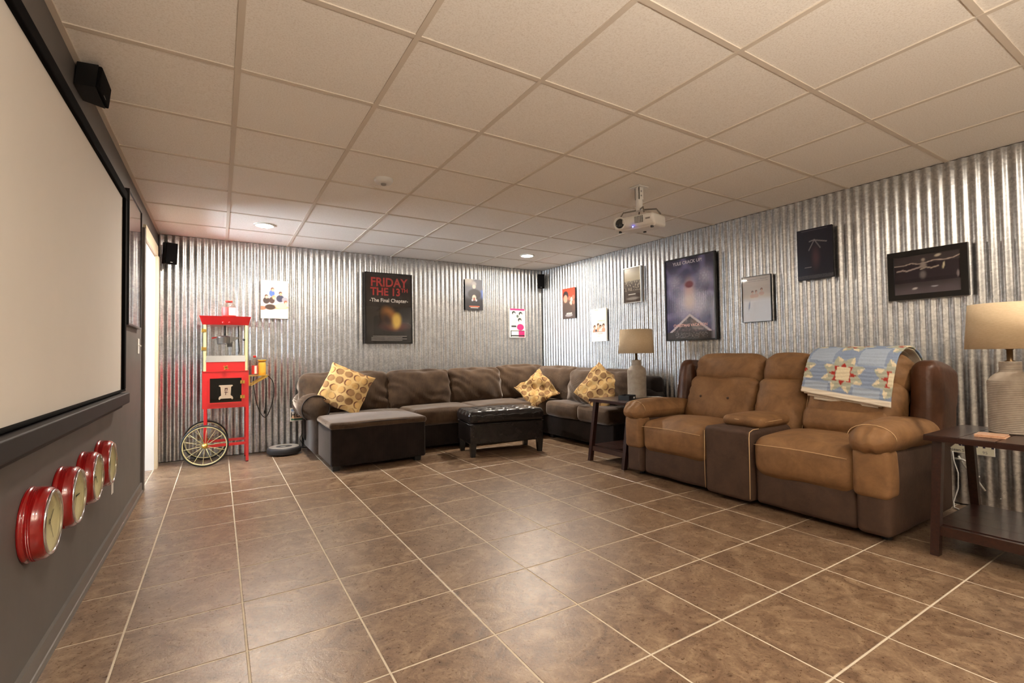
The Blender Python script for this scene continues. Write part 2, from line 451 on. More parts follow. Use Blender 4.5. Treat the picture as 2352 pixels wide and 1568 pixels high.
# ------------------------------------------------------------------ recessed lights
LENS = mat('lamp_lens', (255, 255, 255), .5, emit=DOWN_COL, estr=DOWNLIGHT)
LENS2 = mat('dimmed_lamp_lens', (255, 255, 255), .5, emit=DOWN_COL, estr=NEARLIGHT)
for (x, y, lab) in ((.376, 5.152, 'round recessed ceiling light glowing above the red popcorn cart'), (3.424, 5.152, 'round recessed ceiling light glowing near the far corner of the room'),
                    (.376, .275, 'round recessed ceiling light nearest the projection screen'), (3.424, .275, 'round recessed ceiling light above the near end table')):
    t = thing('recessed_light', lab, 'ceiling light', (x, y, CEIL), 0, 'recessed ceiling lights')
    MB().lathe([(.072, -.004), (.074, -.007), (.09, -.006), (.096, -.001), (.096, .005), (.072, .005)], 40, closed=True).build('trim_ring', LAMPW, t, True)
    MB().lathe([(0, -.004), (.04, -.0045), (.072, -.004), (.072, .004), (0, .004)], 40).build('lens', LENS if y > 3 else LENS2, t, True)

# ------------------------------------------------------------------ helper for wobble
def wob(amp, scale, seed=0.):
    o = Vector((seed*3.1, seed*7.7, seed*1.3))
    def fn(v, p):
        return v+noise.noise_vector(v*scale+o)*amp
    return fn
def crease(amp, freq, seed, axis=0, fall=2):
    """soft radial puckers running towards the cushion edges plus a slow wobble"""
    o = Vector((seed*3.1, seed*7.7, seed*1.3))
    def fn(v, p):
        e = max(abs(p[0]), abs(p[2]))
        w_ = amp*(.25+e**fall)*math.sin(freq*(v.x*.8+v.z*1.3)+5*noise.noise(v*4+o))
        v = v+noise.noise_vector(v*5+o)*amp*.9
        v.y += w_*(1 if p[1] < 0 else -.3)
        return v
    return fn

# ------------------------------------------------------------------ sectional sofa (built in room coordinates)
sec = thing('sectional_sofa', 'dark brown chenille sectional sofa with chaise, wrapping the far corner', 'sofa', (2.4, 5.4, 0))
def B(name, m, mb, smooth=True, parent=None):
    return mb.build(name, m, parent or sec, smooth, world=True)
def sbox(x0, x1, y0, y1, z0, z1, r, bulge=(0, 0, 0), n=8, M=None, fn=None):
    return MB().soft(((x0+x1)/2, (y0+y1)/2, (z0+z1)/2), (x1-x0, y1-y0, z1-z0), r, bulge, n, M, fn)
B('base', CORDD, sbox(.875, 1.790, 4.600, 5.30, .045, .40, .02, n=2))  # shade on the chaise front is put into this darker chenille
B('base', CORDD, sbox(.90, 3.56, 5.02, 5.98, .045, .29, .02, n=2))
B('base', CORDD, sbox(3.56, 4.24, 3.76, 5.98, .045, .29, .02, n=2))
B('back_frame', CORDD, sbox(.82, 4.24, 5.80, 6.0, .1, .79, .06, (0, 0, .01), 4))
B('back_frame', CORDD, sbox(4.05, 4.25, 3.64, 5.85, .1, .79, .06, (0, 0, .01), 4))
# seats
ch = B('chaise_cushion', CORD, sbox(.865, 1.80, 4.590, 5.52, .385, .448, .026, (.006, .006, .020), 14, None, wob(.006, 4, 1)))
pp = [(.875, 4.60, .425), (1.33, 4.588, .437), (1.79, 4.60, .43)]
MB().tube([(.868, 5.1, .425), (.866, 4.8, .425)]+pp+[(1.80, 4.8, .425), (1.80, 5.0, .425)], .005, 6).build('piping', PIPING, ch, True, world=True)
for i, (x0, x1) in enumerate(((1.81, 2.58), (2.59, 3.42))):
    B('seat_cushion', CORD, sbox(x0, x1, 4.975, 5.58, .285, .462, .04, (.004, .012, .02), 12, None, wob(.008, 4, 2+i)))
B('seat_cushion', CORD, sbox(3.43, 4.02, 4.93, 5.56, .285, .465, .04, (.004, .01, .015), 10, None, wob(.008, 4, 5)))
B('seat_cushion', CORD, sbox(3.50, 4.08, 4.31, 4.92, .285, .462, .045, (.012, .004, .02), 12, None, wob(.008, 4, 6)))
B('seat_cushion', CORD, sbox(3.50, 4.08, 3.78, 4.30, .285, .462, .045, (.012, .004, .02), 12, None, wob(.008, 4, 7)))
# loose back cushions
def bcush(c, w_, h_, d_, rz, tilt, seed, name='back_cushion'):
    M = rz_(rz) @ rx(tilt)
    b = MB().soft(c, (w_, d_, h_), .065, (.02, .085, .02), 22, M, crease(.010, 30, seed))
    return B(name, CORD, b)
bcush((1.235, 5.62, .645), .96, .46, .17, 0, -.20, 11)
bcush((2.095, 5.60, .645), .80, .46, .18, 0, -.20, 12)
bcush((2.855, 5.60, .650), .76, .46, .18, 0, -.20, 13)
bcush((3.58, 5.62, .665), .76, .47, .18, -.12, -.20, 14)
bcush((3.86, 5.12, .650), .74, .46, .18, -1.42, -.20, 15)
bcush((3.80, 4.46, .645), .62, .45, .17, -1.72, -.22, 16)
bcush((3.86, 3.97, .640), .58, .44, .17, -1.55, -.2, 17)
# pillow-top roll that spills over the arm, and the rolled arm itself
B('back_cushion', CORD, sbox(.765, 1.02, 5.58, 5.92, .60, .86, .11, (.02, .02, .01), 8, None, wob(.01, 5, 21)))
am = MB()
prof = []
for i in range(25):
    t = math.pi*(1.28-1.62*i/24); prof.append((.852+.142*math.cos(t), .525+.142*math.sin(t)))
prof += [(.955, .06), (.842, .06), (.842, .42)]
am.prism(prof, 5.24, 5.95, 'y')
arm = B('arm', CORD, am)
rim = [(.852+.135*math.cos(math.pi*(1.28-1.62*i/24)), 5.237, .525+.135*math.sin(math.pi*(1.28-1.62*i/24))) for i in range(25)]
MB().tube(rim, .006, 6).build('piping', PIPING, arm, True, world=False)
arm.children[0].location = -sec.location
am = MB()
prof = [(.525+.13*math.sin(math.pi*(1.2-1.4*i/20)), 3.715+.11*math.cos(math.pi*(1.2-1.4*i/20))) for i in range(21)]
am.prism([(y, z) for z, y in prof]+[(3.80, .06), (3.63, .06)], 3.80, 4.20, 'x')
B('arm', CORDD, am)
for (x, y) in ((.93, 4.67), (1.72, 4.67), (3.25, 5.08), (3.62, 3.84), (.93, 5.9), (3.62, 4.9)):
    B('foot', BLACK, MB().frustum((x-.03, x+.03, y-.03, y+.03), (x-.035, x+.035, y-.035, y+.035), 0, .05), False)
for o in list(ch.children):
    o.location = -sec.location

# ------------------------------------------------------------------ printed throw pillows
PAL = dict(ground=lin((202, 170, 116)), brown=lin((96, 54, 40)), tan=lin((150, 116, 78)), gold=lin((196, 158, 100)))
def mixc(a, b, t): return tuple(x+(y-x)*t for x, y in zip(a, b))
def smooth(a, b, x):
    t = max(0, min(1, (x-a)/(b-a))); return t*t*(3-2*t)
def circle_print(u, v):
    """rows of overlapping discs with dark crescents; u,v in -1..1"""
    N_ = 5.2; gu, gv = u*N_/2+.5, v*N_/2
    row = math.floor(gv); gu += .25*(row % 2); ci = math.floor(gu)
    fu, fv = gu-ci-.5, gv-row-.5
    c = PAL['ground']; k = (ci*3+row*5) % 4
    r = math.hypot(fu, fv*1.05)
    ring = PAL['brown'] if k in (0, 2) else mixc(PAL['brown'], PAL['tan'], .45)
    c = mixc(c, ring, 1-smooth(.42, .46, r))
    off = (.09, -.09, .06, -.07)[k]
    r2 = math.hypot(fu-off, fv*.98)
    c = mixc(c, PAL['gold'] if k in (0, 3) else PAL['tan'], 1-smooth(.345, .385, r2))
    return c
def pillow(c, M, size, puff, seed, label, crush=0.):
    n = 72; vs = []; fs = []; cols = []
    for side in (-1, 1):
        for i in range(n+1):
            for j in range(n+1):
                u, v = -1+2*i/n, -1+2*j/n
                e = max(0, (1-u*u)*(1-v*v)); h = puff*e**.45
                pinch = 1-.07*(1-abs(u))*(abs(v)**3)-.0
                x = u*size/2*(1-.10*(1-v*v)*0-.05*(1-abs(v)**2)*(abs(u)**4)); z = v*size/2*(1-.05*(1-abs(u)**2)*(abs(v)**4))
                p = Vector((x, side*h, z)); q = p+Vector((seed*5, seed*3, seed))
                p += noise.noise_vector(q*7)*.012+noise.noise_vector(q*16)*.005
                if crush:
                    p.y += crush*math.exp(-((u*.8+v*.9)/.45)**2)*.05; z_ = math.exp(-((u+.1)**2+(v-1.0)**2)/.25); p.z -= crush*.035*z_
                    p.y += crush*.016*math.sin(9*u-5*v+seed)
                vs.append(p); cols.append(circle_print(u, v))
        o = 0 if side == -1 else (n+1)**2
        for i in range(n):
            for j in range(n):
                a = o+i*(n+1)+j; q = (a, a+n+1, a+n+2, a+1); fs.append(q if side == -1 else q[::-1])
    b = MB().add(vs, fs)
    t = b.build('throw_pillow', PILLOWM, None, True, colors=cols)
    t.matrix_world = tr(*c) @ M
    tag(t, label, 'pillow', 'gold throw pillows printed with brown circles')
    return t
pillow((1.155, 5.28, .715), rz_(-.15) @ rx(-.38) @ ry(.44), .47, .075, 1, 'gold throw pillow with brown circles leaning by the rolled sofa arm')
pillow((3.47, 5.06, .610), rz_(-.62) @ rx(-.55) @ ry(-.62), .43, .060, 2, 'crumpled gold throw pillow with brown circles in the sofa corner', 1.)
pillow((3.66, 4.07, .670), rz_(-1.15) @ rx(-.42) @ ry(.55), .46, .07, 3, 'gold circle print throw pillow partly hidden behind the end table', .3)

# ------------------------------------------------------------------ black tufted ottoman
ot = thing('storage_ottoman', 'black leather storage ottoman with tufted lid in front of the sectional', 'ottoman', (2.645, 4.565, 0), math.radians(-9.5))
OL, OW = .86, .49
def tuft(v, p):
    if p[2] > 0:
        gx, gy = v.x/(OL/6), v.y/(OW/4)
        fx, fy = gx-round(gx), gy-round(gy)
        v.z -= .017*math.exp(-(fx*fx+fy*fy)/.03)*p[2]+.006*p[2]*(math.exp(-(fx/.09)**2)+math.exp(-(fy/.12)**2))
    return v
lid = MB().soft((0, 0, .405), (OL, OW, .135), .045, (.006, .006, .016), 40, None, tuft).build('lid', BLEATH, ot, True)
for i in range(-2, 3):
    for j in range(-1, 2):
        MB().lathe([(0, .004), (.008, .003), (.011, 0)], 10, tr(i*OL/6, j*OW/4, .4665)).build('button', BLEATH, lid, True)
MB().soft((0, 0, .235), (OL-.03, OW-.03, .205), .012, (0, 0, 0), 2).build('body', BLEATH, ot, False)
for a, b in (((-OL/2+.01, -OW/2+.01), (OL/2-.01, -OW/2+.01)), ((-OL/2+.01, OW/2-.01), (OL/2-.01, OW/2-.01)), ((-OL/2+.01, -OW/2+.01), (-OL/2+.01, OW/2-.01)), ((OL/2-.01, -OW/2+.01), (OL/2-.01, OW/2-.01))):
    MB().tube([(a[0], a[1], .338), (b[0], b[1], .338)], .006, 6).build('piping', BLEATH, ot, True)
for sx in (-1, 1):
    for sy in (-1, 1):
        x, y = sx*(OL/2-.05), sy*(OW/2-.05)
        MB().frustum((x-.022, x+.022, y-.022, y+.022), (x-.032, x+.032, y-.032, y+.032), 0, .14).build('leg', BLACKSAT, ot)

# ------------------------------------------------------------------ reclining loveseat (local x along its length, y to the back)
LVX, LVY = 3.06, 2.10
lv = thing('reclining_loveseat', 'tan and brown suede reclining loveseat with centre console and pale stitching', 'loveseat', (LVX, LVY, 0), -math.pi/2)
def V(name, m, mb, parent=None, smooth=True): return mb.build(name, m, parent or lv, smooth)
V('back_shell', LEATH, sbox(-.93, .93, .88, 1.03, .06, .88, .05, (0, .01, 0), 4))
V('base', SUEDEB, sbox(-.80, .80, .10, .95, .05, .30, .02, n=2))
for sgn, x0, x1, sd in ((-1, -.80, -.172, 31), (1, .187, .80, 32)):
    V('footrest_panel', SUEDEB, sbox(x0+.004, x1-.004, .03, .20, .035, .30, .03, (0, .012, 0), 8, None, wob(.006, 6, sd)))
    sc_ = V('seat_cushion', SUEDE, sbox(x0, x1, -.005, .60, .225, .485, .075, (.0, .03, .04), 16, None, wob(.009, 5, sd+2)))
    pts = [(x0+.03+(x1-x0-.06)*i/20, -.016-.028*(1-(2*i/20-1)**2)*.75, .435+.012*math.sin(math.pi*i/20)) for i in range(21)]
    MB().tube(pts, .0019, 5).build('stitching', THREAD, sc_, True)
# console between the seats
co = V('console', SUEDEB, sbox(-.170, .185, -.012, .66, .035, .515, .03, (0, .004, .004), 6, None, wob(.003, 6, 40)))
MB().tube([(.180, -.014, .06), (.184, -.016, .25), (.182, -.012, .47), (.176, .004, .505), (.172, .05, .518), (.172, .12, .519)], .0028, 5).build('stitching', THREAD, co, True)
MB().tube([(-.166, -.012, .06), (-.168, -.014, .25), (-.166, -.010, .48)], .0022, 5).build('stitching', THREAD, co, True)
cl = V('console_armrest', SUEDE, sbox(-.130, .172, .14, .68, .512, .588, .034, (.004, .008, .012), 10, None, wob(.004, 6, 41)))
MB().tube([(-.133, .30, .56), (-.135, .2, .56), (-.115, .148, .56), (0, .138, .565), (.15, .145, .56), (.172, .2, .558), (.178, .4, .56)], .0025, 5).build('stitching', THREAD, cl, True)
# three reclined backs: a lower lumbar pad and a head pillow each
def pucker(seed, amp=.006):
    o = Vector((seed*2.3, seed, seed*4.1))
    def fn(v, p):
        v = v+noise.noise_vector(v*5+o)*.008
        v.y += amp*abs(p[0])**5*math.sin(70*v.z+3*noise.noise(v*6+o))
        return v
    return fn
def back(x0, x1, seed, buttons=()):
    w_ = x1-x0; xc = (x0+x1)/2
    lo = V('backrest', SUEDE, MB().soft((xc, .645, .625), (w_, .19, .42), .06, (.006, .04, .01), 14, rx(-.36), pucker(seed)))
    up = V('headrest', SUEDE, MB().soft((xc, .790, .885), (w_+.006, .22, .27), .085, (.008, .035, .02), 14, rx(-.30), pucker(seed+.5)))
    for bx_, bz in buttons:
        p = Vector((bx_-xc, -.135, bz)); p = rx(-.36) @ p
        MB().lathe([(0, .005), (.008, .003), (.011, -.004)], 10, tr(xc+p.x, .645+p.y, .625+p.z) @ rx(math.pi/2-.36)).build('button', SUEDEB, lo, True)
    return lo
back(-.775, -.150, 51, ((-.59, .0), (-.33, .0)))
bc = back(-.135, .235, 52)
back(.255, .815, 53)
MB().tube([(.236, .545, .46), (.243, .60, .62), (.243, .665, .78), (.24, .72, .80), (.245, .74, .92), (.24, .80, .99)], .003, 5).build('stitching', THREAD, bc, True)
V('lumbar_pad', SUEDE, MB().soft((.52, .565, .565), (.53, .13, .20), .06, (.01, .03, .02), 12, rx(-.30), wob(.01, 5, 55)))
for sgn in (-1, 1):
    V('wing', LEATH, MB().soft((sgn*.905, .84, .70), (.155, .34, .52), .06, (.012, .02, .02), 12, rx(-.14), pucker(60+sgn, .004)))
    V('arm_side', SUEDEB, sbox(min(sgn*.80, sgn*.965), max(sgn*.80, sgn*.965), .0, .92, .035, .50, .03, (.004, .006, 0), 8, None, wob(.004, 5, 62)))
    a0, a1 = sorted((sgn*.765, sgn*.995))
    def armfn(v, p, sgn=sgn):
        v = v+noise.noise_vector(v*6+Vector((sgn, 0, 3)))*.008
        if p[1] < -.2: v.z += .006*math.sin(95*v.x)*(-p[1])**2; v.z -= .035*max(0, -p[1]-.55)
        v.z -= .02*max(0, p[1])
        return v
    ap = V('arm_pad', SUEDE, MB().soft(((a0+a1)/2, .33, .563), (a1-a0, .74, .150), .074, (.0, .03, .016), 16, None, armfn))
    pts = [((a0+a1)/2+.118*math.cos(math.pi*(1-i/14)), .02, .565+.075*math.sin(math.pi*(1-i/14))) for i in range(15)]
    MB().tube(pts, .0019, 5).build('stitching', THREAD, ap, True)
    f0, f1 = sorted((sgn*.79, sgn*.972))
    V('arm_front', SUEDE, sbox(f0, f1, -.02, .12, .24, .515, .035, (.0, .012, 0), 8, None, wob(.006, 6, 70+sgn)))
for x in (-.9, .9):
    for y in (.12, .85): V('foot', BLACK, MB().cyl((x, y, 0), (x, y, .06), .025, n=10), smooth=False)

# folded quilt over the right-hand back
ql = thing('folded_quilt', 'folded pale blue patchwork quilt with red stars draped over the loveseat back', 'quilt', (LVX, LVY, .71), -math.pi/2)
BLUE, PBLUE, CRM, RST, SAGE = lin((140, 156, 182)), lin((168, 182, 200)), lin((226, 214, 184)), lin((168, 58, 50)), lin((176, 178, 160))
WHT = lin((232, 222, 204))
def quilt_col(s, t):
    """s across 0..1, t metres up from the hem"""
    if t < .035: return WHT
    x = (s-.46)*1.75; y = (t-.175)/.155*.5
    bx_, by_ = x-round(x), y-round(y)
    c = BLUE if (math.floor(x*2+.5)+math.floor(y*2+.5)) % 2 else PBLUE
    r, a = math.hypot(bx_, by_), math.atan2(by_, bx_)
    st = .46*(.62+.38*abs(((a/(math.pi/4)+.5) % 1)-.5)*2)      # large pale star
    if r < st*.98: c = CRM if ((a/(math.pi/8)) % 2) < 1 else SAGE
    m_ = max(abs(bx_), abs(by_)); 
    if r < .30:
        c = SAGE
        saw = abs(((a/(math.pi/4)) % 1)-.5)*2
        if .15 < r < .15+.115*(saw): c = RST
        if m_ < .135: c = CRM
    n_ = noise.noise(Vector((s*60, t*110, 0)))
    return tuple(max(0, k*(1+.10*n_)) for k in c)
path = [(.535, .68), (.548, .72), (.566, .78), (.588, .84), (.612, .90), (.645, .955), (.69, 1.0), (.75, 1.028), (.82, 1.038), (.89, 1.03), (.955, 1.005), (1.0, .96), (1.045, .90), (1.055, .83), (1.055, .76)]
def path_at(d):
    for i in range(len(path)-1):
        a, b = Vector(path[i]), Vector(path[i+1]); l = (b-a).length
        if d <= l: return a+(b-a)*(d/l), (b-a).normalized()
        d -= l
    return Vector(path[-1]), (Vector(path[-1])-Vector(path[-2])).normalized()
PLEN = sum((Vector(path[i+1])-Vector(path[i])).length for i in range(len(path)-1))
def quilt_layer(off, x0, x1, start, slant, m, name, cols, length, nx=110, ny=110, th=.010):
    vs = []; fs = []; cl_ = []
    for side in (0, 1):
        for i in range(nx+1):
            for j in range(ny+1):
                s_ = i/nx; d_ = start+slant*(1-s_)+(length-start-slant*(1-s_))*j/ny
                p, t_ = path_at(d_); n_ = Vector((-t_.y, t_.x))            # towards the room / up
                x = x0+(x1-x0)*s_; q = Vector((x, d_, 0))
                w_ = off+(th if side == 0 else 0)+.004*noise.noise(q*14)+.0022*math.sin(d_*230+3*noise.noise(q*9))*(side == 0)
                vs.append((x+.006*noise.noise(Vector((0, d_*9, off*50))), p.x+n_.x*w_, p.y+n_.y*w_-.71)); cl_.append(quilt_col(s_, (length-start)*j/ny) if cols else WHT)
        o = side*(nx+1)*(ny+1)
        for i in range(nx):
            for j in range(ny):
                a = o+i*(ny+1)+j; q = (a, a+ny+1, a+ny+2, a+1); fs.append(q[::-1] if side == 0 else q)
    o = (nx+1)*(ny+1)
    for i in range(nx):
        a = i*(ny+1); fs.append((a, a+ny+1, o+a+ny+1, o+a)); a += ny; fs.append((a, o+a, o+a+ny+1, a+ny+1))
    for j in range(ny):
        fs.append((j, o+j, o+j+1, j+1)); a = nx*(ny+1)+j; fs.append((a, a+1, o+a+1, o+a))
    return MB().add(vs, fs).build(name, m, ql, True, colors=cl_ if cols else None, fix=True)
quilt_layer(.030, .258, .800, .0, .075, QUILTM, 'patchwork_face', True, PLEN)
quilt_layer(.019, .270, .790, -.0+.012, .055, QUILTW, 'fold', False, PLEN*.9, 40, 40, .008)
quilt_layer(.009, .290, .745, .004, .05, QUILTW, 'fold', False, PLEN*.9, 40, 40, .007)
quilt_layer(.001, .33, .72, .0, .03, QUILTW, 'fold', False, PLEN*.8, 40, 40, .006)

# ------------------------------------------------------------------ end tables, lamps and what stands on them
TZ = .605
def end_table(cx, cy, label):
    t = thing('end_table', label, 'end table', (cx, cy, 0), 0, 'dark wood end tables')
    W2, D2 = .29, .275                                   # half sizes along x / y
    top = MB().box(-W2, W2, -D2, D2, TZ-.03, TZ-.006).build('top', WOODX, t)
    for i in range(4):
        a = -D2+i*D2/2
        MB().frustum((-W2, W2, a+.0008, a+D2/2-.0008), (-W2+.001, W2-.001, a+.0018, a+D2/2-.0018), TZ-.006, TZ).build('plank', WOOD, top)
    for sx in (-1, 1):
        for sy in (-1, 1):
            xt, xb, y = sx*(W2-.06), sx*(W2+.03), sy*(D2-.045)
            MB().frustum((xb-.02, xb+.02, y-.018, y+.018), (xt-.022, xt+.022, y-.02, y+.02), 0, TZ-.03).build('leg', WOOD, t)
    for sy in (-1, 1):
        MB().box(-W2+.05, W2-.05, sy*(D2-.045)-.011, sy*(D2-.045)+.011, TZ-.050, TZ-.03).build('apron', WOODX, t)
    sh = MB().box(-W2+.01, W2-.01, -D2+.06, D2-.06, .130, .142).build('shelf', WOODX, t)
    for i in range(4):
        a = -W2+.012+i*(W2-.012)/2
        MB().box(a+.001, a+(W2-.012)/2-.001, -D2+.03, D2-.03, .142, .152).build('plank', WOOD, sh)
    for sx in (-1, 1):
        MB().box(sx*(W2+.006)-.014, sx*(W2+.006)+.014, -D2+.03, D2-.03, .10, .148).build('rail', WOOD, t)
    return t
T1, T2 = (3.45, 3.405), (3.46, .745)
end_table(*T1, 'dark walnut end table between the sectional and the loveseat')
end_table(*T2, 'dark walnut end table at the near end of the loveseat')
def table_lamp(x, y, label):
    t = thing('table_lamp', label, 'lamp', (x, y, TZ), 0, 'ribbed stoneware table lamps')
    pr = [(0, 0), (.086, 0), (.091, .004)]
    zz = .006
    while zz < .268:
        pr += [(.0925, zz), (.0925, zz+.0055), (.0900, zz+.0075)]; zz += .0095
    pr += [(.092, .272), (.088, .280), (.068, .306), (.050, .320), (.044, .326)]
    zz = .328
    while zz < .366:
        pr += [(.0445, zz), (.0445, zz+.005), (.042, zz+.007)]; zz += .0085
    pr += [(.044, .370), (.043, .377), (.0, .378)]
    MB().lathe(pr, 48).build('base', CERAM, t, True)
    st = MB().lathe([(0, .376), (.022, .376), (.022, .38), (.013, .384), (.013, .44), (.017, .442), (.017, .47), (0, .47)], 20).build('stem', mat('bronze', (96, 76, 52), .4, .9), t, True)
    MB().lathe([(.010, .47), (.014, .48), (.03, .51), (.032, .535), (.022, .56), (0, .57)], 16).build('bulb', LAMPW, st, True)
    n = 48; ob = [(.176, .445), (.158, .685)]
    MB().lathe([(.176, .445), (.158, .685), (.1555, .685), (.1735, .445)], n, closed=True).build('shade', LINEN, t, True)
    sp = MB()
    for k in range(3):
        a = 2*math.pi*k/3; sp.cyl((.012*math.cos(a), .012*math.sin(a), .66), (.157*math.cos(a), .157*math.sin(a), .672), .0018, n=6)
    sp.cyl((0, 0, .56), (0, 0, .668), .003, n=8); sp.build('harp', BRASS, t, True)
    return t
table_lamp(3.60, 3.45, 'stoneware table lamp with linen shade between the two sofas')
table_lamp(3.575, .77, 'stoneware table lamp with linen shade on the near end table')
MB().tube([(3.692, 3.45, TZ+.006), (3.70, 3.36, TZ+.007), (3.705, 3.28, TZ+.012), (3.72, 3.20, TZ+.008)], .0045, 6).build('lamp_cord', LAMPW, None, True)
tag(bpy.data.objects['lamp_cord'], 'short white cord lying behind the lamp on the far end table', 'cord')
# open black box with a white remote inside
bx = thing('storage_tray', 'small open black box on the far end table beside the lamp', 'box', (3.355, 3.345, TZ), .35)
b = MB().box(-.075, .075, -.055, .055, 0, .006)
for (x0, x1, y0, y1) in ((-.075, .075, -.055, -.049), (-.075, .075, .049, .055), (-.075, -.069, -.049, .049), (.069, .075, -.049, .049)): b.box(x0, x1, y0, y1, .006, .045)
b.build('box', BLACK, bx)
MB().soft((.035, -.0555, .02), (.03, .004, .016), .0019, n=2).build('label', LAMPW, bx)
# coasters on the near table
cs = thing('coaster_stack', 'flat pink and cream wooden coaster on the near end table', 'coaster', (3.34, .795, TZ), .08)
MB().soft((0, 0, .0035), (.115, .115, .007), .002, n=2).build('coaster', m_wood('pale_pink_wood', (190, 140, 112), (214, 178, 146)), cs, False)
MB().soft((.004, .003, .0105), (.112, .112, .007), .002, n=2).build('coaster', MATS['pale_pink_wood'], cs, False)

# cords and outlet below the near table
pw = thing('power_cord', 'tangle of white power cords hanging on the corrugated wall behind the near table', 'cord', (4.20, 1.15, 0))
MB().tube([(.05, .06, .36), (.03, .05, .30), (.03, .03, .22), (.02, .03, .12), (.0, .05, .03), (-.06, .03, .006), (-.14, -.06, .006)], .004, 6).build('cable', LAMPW, pw, True)
MB().tube([(.05, .03, .33), (.03, .0, .28), (.025, -.06, .20), (.03, -.10, .13)], .006, 6).build('cable', LAMPW, pw, True)
MB().tube([(.05, .05, .31), (.02, .0, .315), (.015, -.04, .295), (.03, -.06, .26), (.045, -.045, .23)], .007, 6).build('cable', LAMPW, pw, True)
MB().tube([(-.08, .10, .012), (-.14, .25, .006), (-.10, .4, .006)], .004, 6).build('cable', LAMPW, pw, True)
MB().soft((.035, -.05, .215), (.02, .05, .012), .004, n=2).build('plug', LAMPW, pw)

# ------------------------------------------------------------------ posters
def ell(u, v, cx, cy, a, b, ang=0.):
    c, s = math.cos(ang), math.sin(ang); x, y = u-cx, v-cy
    return math.hypot((x*c+y*s)/a, (-x*s+y*c)/b)
def over(c, col, k): return mixc(c, col, max(0, min(1, k)))
def nz(u, v, s, o=0.): return noise.noise(Vector((u*s+o, v*s-o, o)))
def blob(c, u, v, cx, cy, a, b, col, ang=0., soft=.25):
    return over(c, lin(col), 1-smooth(1-soft, 1+soft*.3, ell(u, v, cx, cy, a, b, ang)))
# u: 0..1 left-right, v: 0..1 bottom-top (the taller posters use v/u aspect through the ellipses)
def art_group(u, v):                       # pale poster, a huddle of five people
    c = lin((236, 224, 220)); c = over(c, lin((246, 234, 220)), 1-smooth(.18, .26, v))
    c = blob(c, u, v, .62, .30, .46, .06, (226, 168, 128)); c = blob(c, u, v, .05, .27, .16, .06, (196, 110, 84))
    for cx, cy, a, b, col in ((.40, .66, .12, .10, (74, 104, 170)), (.20, .47, .14, .10, (62, 52, 50)), (.40, .48, .12, .10, (74, 56, 52)), (.70, .53, .17, .11, (60, 62, 84)), (.88, .50, .13, .08, (150, 148, 160)), (.34, .30, .22, .085, (70, 56, 48)), (.74, .34, .24, .09, (232, 196, 164))):
        c = blob(c, u, v, cx, cy, a, b, col)
    for cx, cy, hair, skin in ((.42, .76, (92, 58, 40), (206, 160, 132)), (.20, .57, (70, 42, 34), (214, 172, 146)), (.47, .55, (190, 150, 100), (222, 178, 148)), (.71, .66, (82, 52, 38), (208, 160, 130)), (.90, .42, (150, 84, 56), (224, 186, 160))):
        c = blob(c, u, v, cx, cy+.014, .080, .056, hair, 0, .4); c = blob(c, u, v, cx+.012, cy-.012, .055, .042, skin, 0, .4)
    if .13 < v < .17 and .1 < u < .95 and nz(u, v, 70) > .0: c = over(c, lin((196, 150, 130)), .5)
    return c
def art_dark_warm(u, v):                   # near-black poster with a warm glowing form low in the middle
    c = lin((30, 25, 24)); c = over(c, lin((44, 36, 35)), smooth(.2, .9, v)*.8)
    c = blob(c, u, v, .62, .24, .36, .08, (92, 34, 24), 0, .9)
    c = blob(c, u, v, .52, .36, .24, .15, (150, 100, 52), -.6, .5)
    c = blob(c, u, v, .66, .32, .12, .13, (216, 178, 82), -.5, .6)
    c = blob(c, u, v, .44, .33, .19, .12, (52, 32, 26), -.6, .8)
    k = max(0, nz(u*1.2, v*1.8, 5, 3.))
    return over(c, lin((90, 86, 84)), max(0, k-.45)*.9)
def art_grey_figure(u, v):                 # grey poster with a pale figure in dark clothes
    c = lin((90, 92, 102)); c = over(c, lin((168, 160, 152)), smooth(.72, .95, v)*(1-smooth(.25, .6, u)))
    c = over(c, lin((72, 92, 148)), smooth(.80, .95, u)*smooth(.2, .3, v)*(1-smooth(.62, .7, v)))
    c = over(c, lin((36, 34, 38)), 1-smooth(.30, .55, v))
    c = blob(c, u, v, .52, .52, .40, .18, (42, 40, 44)); c = blob(c, u, v, .50, .85, .15, .09, (150, 146, 146), 0, .5); c = blob(c, u, v, .50, .76, .11, .075, (186, 174, 164), 0, .4)
    c = blob(c, u, v, .50, .40, .12, .10, (196, 176, 160)); c = blob(c, u, v, .50, .36, .05, .06, (120, 58, 52)); c = blob(c, u, v, .40, .32, .05, .04, (168, 168, 176)); c = blob(c, u, v, .62, .32, .05, .04, (168, 168, 176))
    if .10 < v < .135 and .22 < u < .80: c = lin((172, 92, 66))
    if .065 < v < .085 and .30 < u < .72: c = lin((176, 172, 168))
    return c
